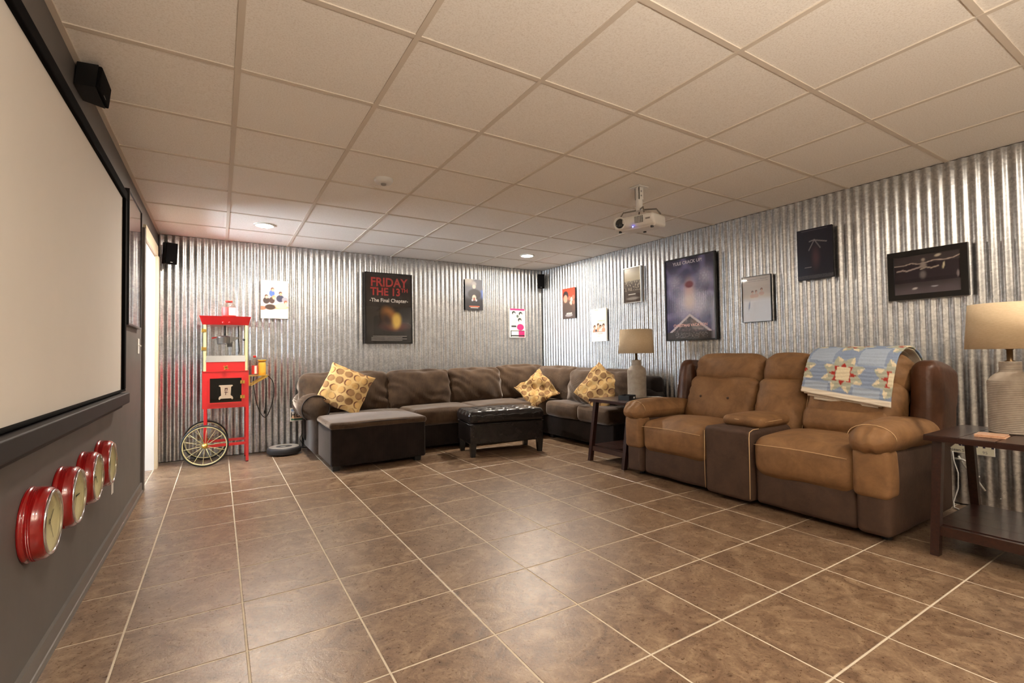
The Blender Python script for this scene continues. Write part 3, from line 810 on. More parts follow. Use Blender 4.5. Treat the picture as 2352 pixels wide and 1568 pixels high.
def art_pink(u, v):                        # white and black print with hot pink accents
    c = lin((232, 232, 224)); PK = (232, 52, 118)
    for cx, cy, a, b in ((.24, .52, .20, .16), (.66, .66, .16, .13)): c = blob(c, u, v, cx, cy, a, b, (206, 208, 202))
    for cx, cy, hx in ((.26, .82, 0), (.70, .80, 0), (.64, .58, 0)):
        c = blob(c, u, v, cx, cy+.03, .13, .075, (52, 54, 54)); c = blob(c, u, v, cx+.02, cy-.01, .075, .055, (226, 226, 220))
    c = blob(c, u, v, .50, .74, .08, .06, (92, 106, 100)); c = blob(c, u, v, .68, .36, .24, .12, PK, 0, .15)
    if v > .935: c = lin(PK)
    if .05 < u < .95 and v < .25:
        if abs(v-.25) < .03 or abs(v-.06) < .02: c = lin((40, 40, 42))
        elif u > .57 and v > .02: c = lin(PK)
        elif u < .09: c = lin((40, 40, 42))
    if .10 < u < .42 and .36 < v < .42: c = lin((48, 48, 50))
    if u < .02 or u > .98 or v < .012: c = lin((236, 232, 224))
    return c
def art_red_top(u, v):                     # red sky over a dark group with a large dark-haired head
    c = lin((198, 70, 50)) if v > .68 else lin((96, 76, 68))
    c = over(lin((198, 70, 50)), lin((92, 72, 64)), 1-smooth(.60, .78, v+.1*nz(u, v, 6)))
    for i, (cx, cy) in enumerate(((.56, .66), (.72, .62), (.86, .68), (.66, .50), (.88, .52))):
        c = blob(c, u, v, cx, cy, .10, .08, (214, 180, 160) if i % 2 else (150, 104, 88))
    c = blob(c, u, v, .26, .78, .24, .15, (44, 34, 34)); c = blob(c, u, v, .24, .66, .17, .14, (188, 142, 120)); c = blob(c, u, v, .36, .32, .44, .22, (78, 66, 60))
    c = over(c, lin((74, 64, 62)), 1-smooth(.18, .34, v))
    c = blob(c, u, v, .5, .11, .32, .05, (140, 138, 142))
    if .15 < v < .19 and .3 < u < .75: c = over(c, lin((220, 214, 208)), .8 if nz(u, v, 40) > -.1 else .1)
    return c
def art_cream(u, v):                       # cream poster with four heads in a row and red titling
    c = lin((246, 228, 202)); c = over(c, lin((252, 244, 232)), 1-smooth(.2, .6, v))
    if .28 < v < .33 and .06 < u < .9: c = lin((170, 140, 124))
    for cx, cy, hair, sh in ((.20, .44, (70, 46, 38), (176, 130, 108)), (.44, .49, (58, 38, 34), (206, 150, 124)), (.60, .44, (50, 34, 32), (214, 200, 196)), (.80, .47, (66, 44, 36), (196, 150, 126))):
        if v > .30:
            c = blob(c, u, v, cx, cy-.12, .13, .08, sh)
            c = blob(c, u, v, cx, cy+.01, .09, .065, hair); c = blob(c, u, v, cx+.012, cy-.015, .052, .042, (216, 166, 138))
    c = blob(c, u, v, .30, .33, .07, .05, (60, 66, 72)) if v > .30 else c
    for vv, a, b in ((.245, .30, .72), (.215, .34, .64), (.155, .38, .58)):
        if abs(v-vv) < .010 and a < u < b and nz(u, v, 60) > -.25: c = over(c, lin((176, 78, 56)), .75)
    if abs(v-.62) < .012 and .42 < u < .86 and nz(u, v, 50) > -.2: c = over(c, lin((206, 150, 110)), .7)
    if .955 < v < .975 and .22 < u < .45: c = lin((230, 176, 96))
    return c
def art_sepia(u, v):                       # sepia poster, a crowd in the middle
    c = lin((176, 160, 128)); c = over(c, lin((140, 126, 102)), smooth(.8, 1., v))
    c = over(c, lin((92, 76, 62)), 1-smooth(.50, .62, v+.05*nz(u, v, 9)))
    if .34 < v < .62: c = over(c, lin((196, 182, 156) if nz(u*1.4, v, 17, 2.) > .22 else (70, 58, 50)), .75)
    c = over(c, lin((72, 58, 50)), 1-smooth(.30, .36, v))
    if abs(v-.345) < .010 and nz(u, v, 30) > 0: c = lin((186, 176, 156))
    if abs(v-.235) < .009 and .26 < u < .68: c = lin((214, 206, 192))
    c = blob(c, u, v, .52, .11, .42, .05, (140, 132, 124), 0, .5)
    return c
def art_blue(u, v):                        # indigo night poster with bursts of light and a pale gable below
    c = lin((44, 40, 92)); c = over(c, lin((34, 30, 62)), smooth(.75, 1., v))
    k = nz(u*1.3, v*1.9, 4.5, 1.); c = over(c, lin((138, 128, 176)), max(0, k)*1.0)
    for cx, cy, a in ((.20, .72, .17), (.82, .75, .17), (.50, .52, .30), (.40, .40, .28), (.70, .40, .20)):
        r = ell(u, v, cx, cy, a, a*.68); g_ = math.exp(-r*r*1.6)*(.6+.6*abs(nz(u, v, 30, 4.))); c = over(c, lin((214, 206, 226)), g_*.75)
    c = blob(c, u, v, .50, .60, .13, .18, (206, 168, 166), 0, .9); c = blob(c, u, v, .50, .46, .15, .12, (216, 196, 188), 0, .9)
    c = blob(c, u, v, .50, .67, .10, .05, (120, 40, 52), 0, .4)
    g_ = .30-.50*abs(u-.50)                                   # gable
    if v < g_-.02: c = over(lin((66, 60, 66)), lin((150, 130, 132)), max(0, nz(u, v*1.5, 20))*1.1)
    elif v < g_+.012: c = lin((208, 196, 200))
    if v < .09: c = lin((58, 54, 58))
    if .02 < v < .085 and .18 < u < .86 and nz(u*1.2, v*4, 28) > .12: c = over(c, lin((150, 144, 146)), .7)
    c = over(c, lin((186, 182, 196)), smooth(.90, .97, u)*(1-smooth(.40, .55, v))*.5)  # pale right strip: the doorway's reflection put into the print
    return c
def art_white(u, v):                       # pale grey poster with three small heads
    c = lin((196, 188, 180)); c = over(c, lin((206, 204, 206)), 1-smooth(.48, .56, v))  # paler lower half: reflection of the bright hall painted into the print
    for cx, cy in ((.36, .66), (.49, .665), (.68, .70)):
        c = blob(c, u, v, cx, cy, .045, .035, (110, 74, 62)); c = blob(c, u, v, cx+.006, cy-.018, .032, .026, (200, 164, 146)); c = blob(c, u, v, cx, cy-.09, .10, .05, (190, 160, 146))
    c = blob(c, u, v, .24, .36, .03, .12, (120, 128, 158), -.2, .6)
    for vv in (.935, .895):
        if abs(v-vv) < .007 and .10 < u < .90 and nz(u, v, 60) > -.3: c = lin((150, 142, 136))
    return c
def art_navy(u, v):                        # dark navy poster with faint pale strokes
    c = lin((32, 31, 44)); c = over(c, lin((42, 46, 64)), (1-smooth(.1, .6, v))*(1-smooth(.1, .6, u)))
    for (x0, y0, x1, y1) in ((.50, .77, .34, .58), (.50, .77, .66, .60), (.52, .76, .84, .70), (.36, .75, .50, .77)):
        dx, dy = x1-x0, y1-y0; t_ = max(0, min(1, ((u-x0)*dx+(v-y0)*dy)/(dx*dx+dy*dy))); r = math.hypot(u-x0-t_*dx, v-y0-t_*dy)
        c = over(c, lin((150, 144, 146)), .75*(1-smooth(.004, .016, r)))
    c = blob(c, u, v, .53, .42, .14, .26, (78, 52, 60), 0, .9)
    if .955 < v < .975 and .14 < u < .86: c = over(c, lin((96, 90, 98)), .7)
    if abs(v-.24) < .006 and .20 < u < .40: c = lin((142, 136, 140))
    if v < .09 and .02 < v: c = over(c, lin((88, 88, 94)), .6 if nz(u, v*3, 40) > -.2 else .2)
    return c
def art_mono(u, v):                        # charcoal picture with pale brush-like strokes
    c = lin((52, 44, 50)); c = over(c, lin((96, 88, 96)), (1-smooth(.0, .35, v+.06*nz(u, v, 5)))*.8)
    def line(c, pts, r_, col):
        for (x0, y0), (x1, y1) in zip(pts, pts[1:]):
            dx, dy = x1-x0, (y1-y0); t_ = max(0, min(1, ((u-x0)*dx+(v-y0)*dy)/(dx*dx+dy*dy+1e-9))); r = math.hypot((u-x0-t_*dx)*1.35, v-y0-t_*dy)
            c = over(c, lin(col), 1-smooth(r_*.6, r_*1.4, r))
        return c
    c = line(c, [(.0, .76), (.16, .76), (.28, .80), (.38, .76), (.5, .78), (.62, .82), (.78, .80), (.9, .82), (1., .88)], .012, (186, 170, 160))
    c = line(c, [(.05, .62), (.14, .64), (.2, .61), (.32, .65), (.42, .68)], .018, (170, 156, 152)); c = line(c, [(.42, .62), (.5, .66), (.58, .63), (.68, .66)], .016, (176, 164, 150))
    c = blob(c, u, v, .46, .72, .06, .10, (150, 140, 134), 0, .6); c = blob(c, u, v, .46, .86, .035, .05, (164, 152, 142), 0, .6); c = blob(c, u, v, .45, .48, .06, .12, (120, 112, 112), 0, .7)
    c = blob(c, u, v, .68, .93, .06, .04, (190, 180, 160), .4, .6); c = blob(c, u, v, .76, .66, .018, .10, (206, 196, 166), -.1, .5); c = blob(c, u, v, .96, .42, .02, .10, (150, 138, 140), 0, .6)
    c = blob(c, u, v, .32, .14, .05, .03, (206, 200, 200), .3, .5); c = blob(c, u, v, .62, .16, .06, .02, (170, 172, 184), 0, .5)
    return c
def art_mauve(u, v):
    c = lin((150, 138, 142)); return over(c, lin((96, 88, 96)), max(0, nz(u, v*1.5, 4, 6.)))
def poster(wall, cx, cz, w_, h_, art, label, frame=None, fw=.02, fd=.022, glass=False, nx=56, m=None, group=None, standoff=0.):
    if wall == 'B': loc, rz = (cx, 6.018, cz), 0
    elif wall == 'R': loc, rz = (4.264, cx, cz), -math.pi/2
    else: loc, rz = (LX, cx, cz), math.pi/2
    t = thing('framed_poster' if frame else 'mounted_poster', label, 'poster', loc, rz, group)
    ny = int(nx*h_/w_); iw, ih = (w_-2*fw, h_-2*fw) if frame else (w_, h_)
    yb = -.001-standoff; yf = yb-fd
    MB().box(-w_/2+.002, w_/2-.002, yf+(.006 if frame else .0012), yb, -h_/2+.002, h_/2-.002).build('backing', BLACKSAT if frame else LAMPW if m == 'w' else BLACK, t)
    yp = yf+(.0045 if frame else 0)
    vs = []; cols = []; fs = []
    for i in range(nx+1):
        for j in range(ny+1):
            u, v = i/nx, j/ny; vs.append(((u-.5)*iw, yp, (v-.5)*ih)); cols.append(art(u, v))
    for i in range(nx):
        for j in range(ny):
            a = i*(ny+1)+j; fs.append((a, a+ny+1, a+ny+2, a+1))
    pr = MB().add(vs, fs).build('print', GLOSSPRINT if frame else PRINT, t, colors=cols, fix=False)
    if frame:
        a, b = w_/2, h_/2
        for (p, q) in (((-a, -b), (a, -b)), ((a, -b), (a, b)), ((a, b), (-a, b)), ((-a, b), (-a, -b))):
            P, Q = Vector(p), Vector(q); I, J = Vector((p[0]-math.copysign(fw, p[0]), p[1]-math.copysign(fw, p[1]))), Vector((q[0]-math.copysign(fw, q[0]), q[1]-math.copysign(fw, q[1])))
            vs = [(x[0], y, x[1]) for y in (yb, yf-.004) for x in (P, Q, J, I)]
            MB().add(vs, [(0, 1, 2, 3), (7, 6, 5, 4), (0, 4, 5, 1), (1, 5, 6, 2), (2, 6, 7, 3), (3, 7, 4, 0)]).build('frame_bar', frame, t)
        if glass: MB().box(-iw/2, iw/2, yf+.001, yf+.0025, -ih/2, ih/2).build('glass_pane', GLASS, t)
    return t, yp-.0006
def ptext(t, y, s, x, z, size, m, bold=0., sx=1.): return text(t, s, size, m, tr(x, y, z) @ FLATFRONT, bold=bold, sx=sx)
REDINK = mat('red_ink', (176, 48, 44), .5); WHITEINK = mat('white_ink', (226, 222, 216), .5); BLACKINK = mat('black_ink', (24, 24, 26), .5)
PALEINK = mat('pale_ink', (206, 196, 206), .5); NAVYINK = mat('navy_ink', (30, 34, 66), .5); PINKINK = mat('pink_ink', (238, 186, 176), .5); GREYINK = mat('grey_ink', (140, 134, 132), .5)
SILVER = mat('silver_frame', (186, 184, 180), .35, .8)
G17 = 'small movie posters'
poster('B', .541, 1.715, .282, .43, art_group, 'small pale poster of five huddled people above the popcorn cart', m='w', group=G17)
t, y = poster('B', 1.856, 1.665, .61, .90, art_dark_warm, 'large black framed poster with red lettering and a glowing yellow shape', BLACKSAT, .012, .03, True, 90)
ptext(t, y, 'FRIDAY', .0, .325, .155, REDINK, .004, .92); ptext(t, y, 'THE 13', -.045, .205, .135, REDINK, .004, .92); ptext(t, y, 'TH', .2, .235, .07, REDINK, .002)
ptext(t, y, '-The Final Chapter-', 0, .098, .066, WHITEINK, .001, .95)
for k in range(4): ptext(t, y, 'iiiii iii iiiiiiii iiii iiiiii iiiii iiii', 0, -.335-.018*k, .024, GREYINK, 0, 1.25) if False else None
cr = MB()
for k in range(4): cr.box(-.23+.02*(k == 0), .23-.06*(k % 2), y-.0002, y, -.355-.017*k-.0035, -.355-.017*k+.0035)
cr.build('credit_lines', GREYINK, t)
poster('B', 3.075, 1.907, .282, .435, art_grey_figure, 'small grey poster of a dark clothed figure high on the back wall', group=G17)
t, y = poster('B', 3.795, 1.52, .272, .43, art_pink, 'small black and white poster with hot pink blocks near the corner', m='w', group=G17)
poster('R', 5.33, 1.77, .282, .435, art_red_top, 'small poster with red top and dark haired head nearest the corner', group=G17)
poster('R', 4.707, 1.425, .285, .428, art_cream, 'small cream poster with a row of four heads left of the lamp', m='w', group=G17)
poster('R', 4.103, 1.87, .285, .43, art_sepia, 'small sepia poster of a crowd in a thin silver frame', SILVER, .008, .03, True, group=G17)
t, y = poster('R', 3.288, 1.623, .63, .89, art_blue, 'large indigo night poster with bursts of light in a black frame', BLACKSAT, .014, .035, True, 100)
ptext(t, y, 'YULE CRACK UP!', -.02, .385, .048, PALEINK, .001, 1.0); ptext(t, y, 'CHRISTMAS VACATION', .0, -.285, .042, PINKINK, .001, .95)
poster('R', 2.562, 1.54, .282, .428, art_white, 'small pale grey poster with three heads behind reflective glass', BLACKSAT, .004, .018, True, group=G17)
poster('R', 2.037, 1.862, .278, .428, art_navy, 'small dark navy poster with faint pale strokes, standing proud of the wall', group=G17, standoff=.012)
poster('R', 1.312, 1.586, .445, .352, art_mono, 'wide charcoal picture with pale strokes in a thick black frame', BLACKSAT, .038, .03, True, 70)
poster('L', 4.29, 1.74, .61, .906, art_mauve, 'glazed mauve poster in a thin black frame between screen and doorway', BLACKSAT, .012, .022, True, 40)

# number plates on the walls
def plate(loc, rz, label, art, name='licence_plate'):
    t = thing(name, label, 'plate', loc, rz)
    nx, ny = 60, 30; w_, h_ = .305, .152; vs = []; cols = []; fs = []
    MB().soft((0, -.0015, 0), (w_, .003, h_), .0014, n=2).build('plate', LAMPW, t)
    for i in range(nx+1):
        for j in range(ny+1):
            u, v = i/nx, j/ny; vs.append(((u-.5)*(w_-.008), -.0034, (v-.5)*(h_-.008))); cols.append(art(u, v))
    for i in range(nx):
        for j in range(ny):
            a = i*(ny+1)+j; fs.append((a, a+ny+1, a+ny+2, a+1))
    MB().add(vs, fs).build('print', PRINT, t, colors=cols, fix=False)
    return t
def art_plate1(u, v):
    c = over(lin((232, 196, 160)), lin((96, 140, 186)), smooth(.35, .95, v)); c = over(c, lin((224, 222, 214)), smooth(.3, .5, v)*(1-smooth(.6, .85, v))*.7)
    if v < .2+.04*nz(u, v, 8): c = lin((60, 110, 92))
    return lin((226, 222, 210)) if (u < .02 or u > .98 or v < .04 or v > .96) else c
t = plate((.852, 6.016, .398), 0, 'number plate with blue sky and dark letters beside the sofa arm', art_plate1)
ptext(t, -.0042, 'HD', -.09, -.005, .082, BLACKINK, .001, .95); ptext(t, -.0042, '1', .06, -.005, .082, BLACKINK, .001, .95)
MB().box(-.035, -.012, -.0045, -.0040, -.018, .008).build('emblem', mat('orange_ink', (206, 130, 60), .5), t)
t = plate((4.262, 1.155, .428), -math.pi/2, 'pale number plate with navy letters low behind the near table', lambda u, v: lin((216, 212, 190)))
ptext(t, -.0042, 'DARTH', .01, .0, .085, NAVYINK, .002, 1.0); ptext(t, -.0042, 'Ocean State', -.02, -.057, .026, NAVYINK); ptext(t, -.0042, '95', .105, -.057, .026, GREYINK)

# ------------------------------------------------------------------ projection wall
sc = thing('projection_screen', 'large fixed projection screen with black velvet frame on the charcoal wall', 'screen', (LX, 2.67, 1.488), math.pi/2)
SW, SHH = 2.26, 1.25
MB().box(-SW/2+.03, SW/2-.03, -.022, -.016, -SHH/2+.006, SHH/2-.03).build('screen_fabric', SCREEN, sc)
for (x0, x1, z0, z1) in ((-SW/2, SW/2, SHH/2-.055, SHH/2), (-SW/2, SW/2, -SHH/2, -SHH/2+.012), (-SW/2, -SW/2+.055, -SHH/2+.012, SHH/2-.055), (SW/2-.055, SW/2, -SHH/2+.012, SHH/2-.055)):
    MB().soft(((x0+x1)/2, -.02, (z0+z1)/2), (x1-x0, .038, z1-z0), .006, n=1).build('frame_bar', FELT, sc)
sl = thing('screen_ledge', 'dark ledge board running along the bottom of the projection screen', 'ledge', (LX, 2.63, .795), math.pi/2)
MB().soft((0, -.035, .032), (2.16, .068, .062), .006, n=1).build('board', mat('aubergine_board', (27, 22, 24), .6), sl)
MB().soft((0, -.02, -.012), (2.10, .038, .024), .004, n=1).build('batten', MATS['aubergine_board'], sl)

def clock(y, i, lab):
    t = thing('wall_clock', lab, 'clock', (LX, y, .522), math.pi/2, 'red drum wall clocks')
    M = rx(math.pi/2)                     # lathe axis -> local -y
    pr = [(0, 0), (.121, 0), (.123, .004), (.121, .010), (.118, .012)]
    for k in range(3): pr += [(.1175, .018+k*.005), (.1190, .0205+k*.005), (.1175, .023+k*.005)]
    pr += [(.1165, .040), (.113, .052), (.107, .058), (.103, .060)]
    MB().lathe(pr, 56, M).build('drum', REDCLOCK, t, True)
    MB().lathe([(.100+.005*math.cos(a), .060+.005*math.sin(a)) for a in [2*math.pi*q/10 for q in range(10)]], 56, M, closed=True).build('bezel', CHROME, t, True)
    f = MB().lathe([(0, .050), (.098, .050), (.099, .058)], 48, M).build('dial', mat('cream_dial', (222, 214, 178), .5), t, True)
    h = MB()
    for ang, ln, wd in ((.9+i*.7, .05, .006), (2.6+i*1.1, .075, .004)):
        h.add([Matrix.Rotation(ang, 3, 'Y') @ Vector(p) for p in ((-wd/2, -.0525, -.012), (wd/2, -.0525, -.012), (wd/3, -.0525, ln), (-wd/3, -.0525, ln))], [(0, 1, 2, 3)])
    h.build('hands', BLACKINK, f)
    MB().lathe([(.098-.098*q/8 if q < 8 else 0, .060+.020*(1-(1-q/8)**2)) for q in range(9)], 48, M).build('glass', DOME, t, True)
for i, (y, lab) in enumerate(((2.18, 'red drum wall clock nearest the camera under the screen'), (2.53, 'second red drum wall clock from the camera'), (2.88, 'third red drum wall clock from the camera'), (3.23, 'red drum wall clock nearest the doorway with a white tag'))):
    clock(y, i, lab)
tg = thing('hanging_tag', 'small white paper tag hanging beside the far red clock', 'tag', (LX, 3.33, .40), math.pi/2)
MB().box(-.025, .025, -.046, -.0445, -.06, .012).build('card', LAMPW, tg); MB().tube([(0, -.002, .03), (0, -.03, .02), (0, -.045, .01)], .001, 5).build('string', LAMPW, tg)
ls = thing('light_switch', 'white toggle light switch plate beside the doorway', 'switch', (LX, 4.64, 1.16), math.pi/2)
MB().soft((0, -.003, 0), (.072, .006, .116), .0028, n=2).build('plate', LAMPW, ls); MB().soft((0, -.012, .004), (.010, .022, .012), .003, M=rx(.5), n=2).build('toggle', LAMPW, ls)

def speaker(loc, M, lab, size=(.105, .105, .215)):
    t = thing('speaker', lab, 'speaker', loc)
    t.matrix_world = tr(*loc) @ M
    w_, d_, h_ = size
    MB().prism([(-w_/2, -d_/2), (w_/2, -d_/2), (w_/2*.75, d_/2), (-w_/2*.75, d_/2)], -h_/2, h_/2, 'z').build('cabinet', BLACK, t)
    MB().soft((0, -d_/2-.006, 0), (w_-.004, .014, h_-.004), .005, (0, .004, 0), 4).build('grille', FELT, t, True)
    MB().box(-w_*.1, w_*.1, -d_/2-.0145, -d_/2-.012, -h_*.42, -h_*.40).build('badge', STEEL, t)
    return t
s1 = speaker((-.43, 5.915, 2.128), rz_(.45) @ rx(.12), 'black satellite speaker on the back wall above the doorway casing')
s2 = speaker((4.17, 5.915, 2.158), rz_(-.5) @ rx(.12), 'black satellite speaker high in the far corner')
s3 = speaker((-.485, 2.75, 2.282), rz_(math.pi/2) @ rx(.1), 'black centre speaker mounted above the projection screen', (.21, .075, .10))
for s_, p, q in ((s1, (-.43, 5.96, 2.13), (-.46, 6.02, 2.13)), (s2, (4.19, 5.95, 2.16), (4.215, 6.02, 2.16)), (s3, (-.50, 2.75, 2.28), (-.529, 2.75, 2.28))):
    b = MB().cyl(p, q, .012, n=10); b.v = [s_.matrix_world.inverted() @ v for v in b.v]; b.build('bracket', BLACK, s_)

# ------------------------------------------------------------------ ceiling projector and smoke detector
pj = thing('ceiling_projector', 'white video projector hanging from a ceiling mount', 'projector', (2.78, 2.60, 2.005))
M0 = rz_(-1.25) @ rx(.08)            # local -y is the lens side, towards the screen
def PJ(name, m, mb, smooth=False, parent=None): return mb.xf(M0).build(name, m, parent or pj, smooth)
def pjfn(v, p):
    if p[1] < 0 and p[2] < .2: v.y += .03*max(0, -p[2])*(-p[1])
    return v
body = PJ('body', LAMPW, MB().soft((0, .0, .05), (.33, .235, .095), .022, (.004, .012, .004), 6, None, pjfn), True)
PJ('lens_ring', LAMPW, MB().lathe([(.047, 0), (.050, .012), (.043, .014), (.036, .004), (.036, 0)], 32, tr(-.105, -.120, .055) @ rx(math.pi/2)), True)
PJ('lens', mat('lens_glass', (18, 20, 24), .08, coat=1.), MB().lathe([(.037, .002), (.02, .008), (0, .010)], 28, tr(-.105, -.120, .055) @ rx(math.pi/2)), True)
vn = PJ('vent', BLACK, MB().box(.02, .085, -.1305, -.126, .035, .085))
for i in range(5): PJ('vent_slat', LAMPW, MB().box(.02, .085, -.133, -.130, .040+i*.010, .0425+i*.010), parent=vn)
for i in range(5): PJ('vent_slat', LAMPW, MB().box(.026+i*.012, .029+i*.012, -.1325, -.130, .035, .085), parent=vn)
PJ('sensor', BLACK, MB().box(-.152, -.145, -.114, -.110, .045, .055))
PJ('badge', GREYINK, MB().box(.105, .14, -.126, -.124, .05, .062))
PJ('standby_light', mat('blue_led', (60, 80, 255), .4, emit=(.1, .15, 1.), estr=9.), MB().lathe([(0, .003), (.004, .002), (.005, 0)], 10, tr(.0, -.121, .012) @ rx(math.pi/2)), True)
for x, y in ((-.13, -.07), (.13, -.07), (0, .09)): PJ('foot', BLACK, MB().cyl((x, y, -.008), (x, y, .006), .012, n=12))
# mount: ceiling plate, arm, spider legs
mo = MB().box(-.05, .05, -.05, .05, CEIL-2.005-.006, CEIL-2.005).build('ceiling_plate', LAMPW, pj)
MB().box(-.022, .022, -.022, -.016, .235, .330).box(-.022, .022, .016, .022, .235, .330).box(-.022, -.018, -.022, .022, .235, .330).build('mount_arm', LAMPW, pj)
MB().cyl((0, -.024, .30), (0, .024, .30), .007, n=10).cyl((0, -.024, .265), (0, .024, .265), .007, n=10).build('mount_bolt', STEEL, pj)
MB().cyl((0, 0, .150), (0, 0, .24), .026, n=16).build('mount_collar', LAMPW, pj)
for x, y in ((-.09, .125), (-.07, -.11), (.09, .09), (.09, -.13)):
    MB().tube([(0, 0, .158), (x*.8, y*.8, .150), (x, y, .105)], .006, 6).build('mount_leg', mat('warm_grey_plastic', (120, 112, 102), .5), pj, True)
sd = thing('smoke_detector', 'round white smoke detector on a ceiling tile', 'smoke detector', (1.02, 3.407, CEIL+.005))
MB().lathe([(.066, 0), (.068, -.012), (.058, -.028), (.030, -.034), (0, -.035)], 36).build('housing', LAMPW, sd, True)
MB().lathe([(.020, -.033), (.018, -.044), (0, -.046)], 20).build('sensor_cap', mat('grey_plastic', (150, 146, 140), .5), sd, True)

# ------------------------------------------------------------------ popcorn cart
pc = thing('popcorn_cart', 'red and brass popcorn cart on spoked wheels against the corrugated wall', 'popcorn cart', (.065, 5.78, 0))
def C(name, m, mb, smooth=False, parent=None): return mb.build(name, m, parent or pc, smooth, world=True) if parent is None else mb.xf(tr(-.065, -5.78, 0)).build(name, m, parent, smooth)
X0, X1, Y0, Y1 = -.137, .264, 5.60, 5.945
for y in (Y0+.013, Y1-.013):
    C('leg', RED, MB().box(X1-.026, X1, y-.013, y+.013, .012, .56)); C('foot', mat('dark_red_plastic', (96, 20, 22), .5), MB().cyl((X1-.013, y, 0), (X1-.013, y, .014), .013, n=12))
    C('leg', RED, MB().box(X0+.012, X0+.038, y-.013, y+.013, .20, .56))
    C('stretcher', RED, MB().box(X0+.012, X1-.026, y-.009, y+.009, .178, .205))
C('stretcher', RED, MB().box(X1-.022, X1-.004, Y0+.02, Y1-.02, .19, .21))
C('axle', STEEL, MB().cyl((-.112, Y0-.03, .203), (-.112, Y1+.035, .203), .007, n=12))
def wheel(y):
    w_ = C('wheel', CREAM, MB().lathe([(.184+.006*math.cos(a), .010*math.sin(a)) for a in [2*math.pi*q/8 for q in range(8)]], 56, tr(-.112, y, .203) @ rx(math.pi/2), closed=True), True)
    C('tyre', RUBBER, MB().lathe([(.1945+.0083*math.cos(a), .0095*math.sin(a)) for a in [2*math.pi*q/8 for q in range(8)]], 56, tr(-.112, y, .203) @ rx(math.pi/2), closed=True), True, w_)
    C('hub', BRASS, MB().lathe([(0, .03), (.012, .028), (.016, .012), (.026, .008), (.026, -.008), (.012, -.012), (0, -.02)], 20, tr(-.112, y, .203) @ rx(math.pi/2)), True, w_)
    for k in range(14):
        a = 2*math.pi*(k+.3)/14; dx, dz = math.cos(a), math.sin(a)
        C('spoke', CREAM, MB().cyl((-.112+.02*dx, y+.006*(-1)**k, .203+.02*dz), (-.112+.186*dx, y, .203+.186*dz), .0028, n=6), True, w_)
wheel(Y0-.028); wheel(Y1+.030)
# cabinet with a window in the front
cb = MB().box(X0, X1, Y0, Y0+.012, .56, .615).box(X0, X1, Y0, Y0+.012, .862, .925).box(X0, X0+.062, Y0, Y0+.012, .615, .862).box(X1-.062, X1, Y0, Y0+.012, .615, .862)
cb.box(X0, X0+.008, Y0+.012, Y1, .56, .925).box(X1-.008, X1, Y0+.012, Y1, .56, .925).box(X0, X1, Y1-.008, Y1, .56, .925).box(X0+.008, X1-.008, Y0+.012, Y1-.008, .56, .568)
C('cabinet', RED, cb)
C('cabinet_top', RED, MB().box(X0-.004, X1+.004, Y0-.004, Y1+.004, .925, .931))
dr = C('cabinet_door', RED, MB().box(X0+.052, X0+.064, Y0-.010, Y0, .605, .870).box(X1-.064, X1-.052, Y0-.010, Y0, .605, .870).box(X0+.064, X1-.064, Y0-.010, Y0, .605, .617).box(X0+.064, X1-.064, Y0-.010, Y0, .858, .870))
C('smoked_pane', TINT, MB().box(X0+.064, X1-.064, Y0-.006, Y0-.003, .617, .858), parent=dr)
for z in (.665, .815):
    C('hinge', BRASS, MB().box(X1-.075, X1-.035, Y0-.013, Y0-.010, z-.016, z+.016).cyl((X1-.058, Y0-.014, z-.018), (X1-.058, Y0-.014, z+.018), .005, n=8), parent=dr)
PRN = mat('cream_print', (198, 176, 150), .6); DPR = mat('maroon_print', (74, 26, 24), .6); yq = Y0-.0068
def flat(pts, m, name, dy=0., parent=dr): C(name, m, MB().poly([(a, yq-dy, b) for a, b in pts]), parent=parent)
xm = (X0+X1)/2
bk = [(-.075, .11), (-.068, .118), (.068, .118), (.075, .11), (.056, .10), (.050, .02), (.070, .008), (.078, -.012), (.066, -.022), (.055, -.010), (-.055, -.010), (-.066, -.022), (-.078, -.012), (-.070, .008), (-.050, .02), (-.056, .10)]
flat([(xm+a*.82, .665+b*1.05) for a, b in bk], PRN, 'bucket_print')
for (a0, a1, b0, b1) in ((-.012, .012, .085, .095), (.006, .012, .065, .09), (-.012, -.006, .06, .09), (-.016, .016, .048, .054), (-.006, .0, .025, .06)):
    flat([(xm+a0, .665+b0), (xm+a1, .665+b0), (xm+a1+.004, .665+b1), (xm+a0+.004, .665+b1)], DPR, 'bucket_mark', .0004)
# popper: drawer, crumb tray, glazed case, kettle, flared top
C('popper_base', RED, MB().box(-.105, .235, Y0+.004, Y1-.004, .931, 1.022))
C('drawer_knob', BRASS, MB().cyl((.063, Y0+.004, .965), (.063, Y0-.022, .965), .008, n=12).box(.038, .088, Y0-.028, Y0-.018, .959, .971).box(.057, .069, Y0-.028, Y0-.018, .940, .990).xf(tr(.063, 0, .965) @ ry(.6) @ tr(-.063, 0, -.965)))
C('crumb_tray', STEEL, MB().frustum((-.112, .240, Y0, Y1), (-.100, .230, Y0+.006, Y1-.006), 1.022, 1.085))
for x in (X0+.004, X1-.032):
    for y in (Y0+.002, Y1-.030):
        C('corner_post', CREAM, MB().box(x, x+.028, y, y+.004, .931, 1.395).box(x if x < 0 else x+.024, x+.004 if x < 0 else x+.028, y, y+.028, .931, 1.395))
C('glass_pane', GLASS, MB().box(X0+.032, X1-.032, Y0+.004, Y0+.007, 1.085, 1.395)); C('glass_pane', GLASS, MB().box(X0+.032, X1-.032, Y1-.007, Y1-.004, 1.085, 1.395))
C('glass_pane', GLASS, MB().box(X0+.005, X0+.008, Y0+.03, Y1-.03, 1.085, 1.395)); C('glass_pane', GLASS, MB().box(X1-.008, X1-.005, Y0+.03, Y1-.03, 1.085, 1.395))
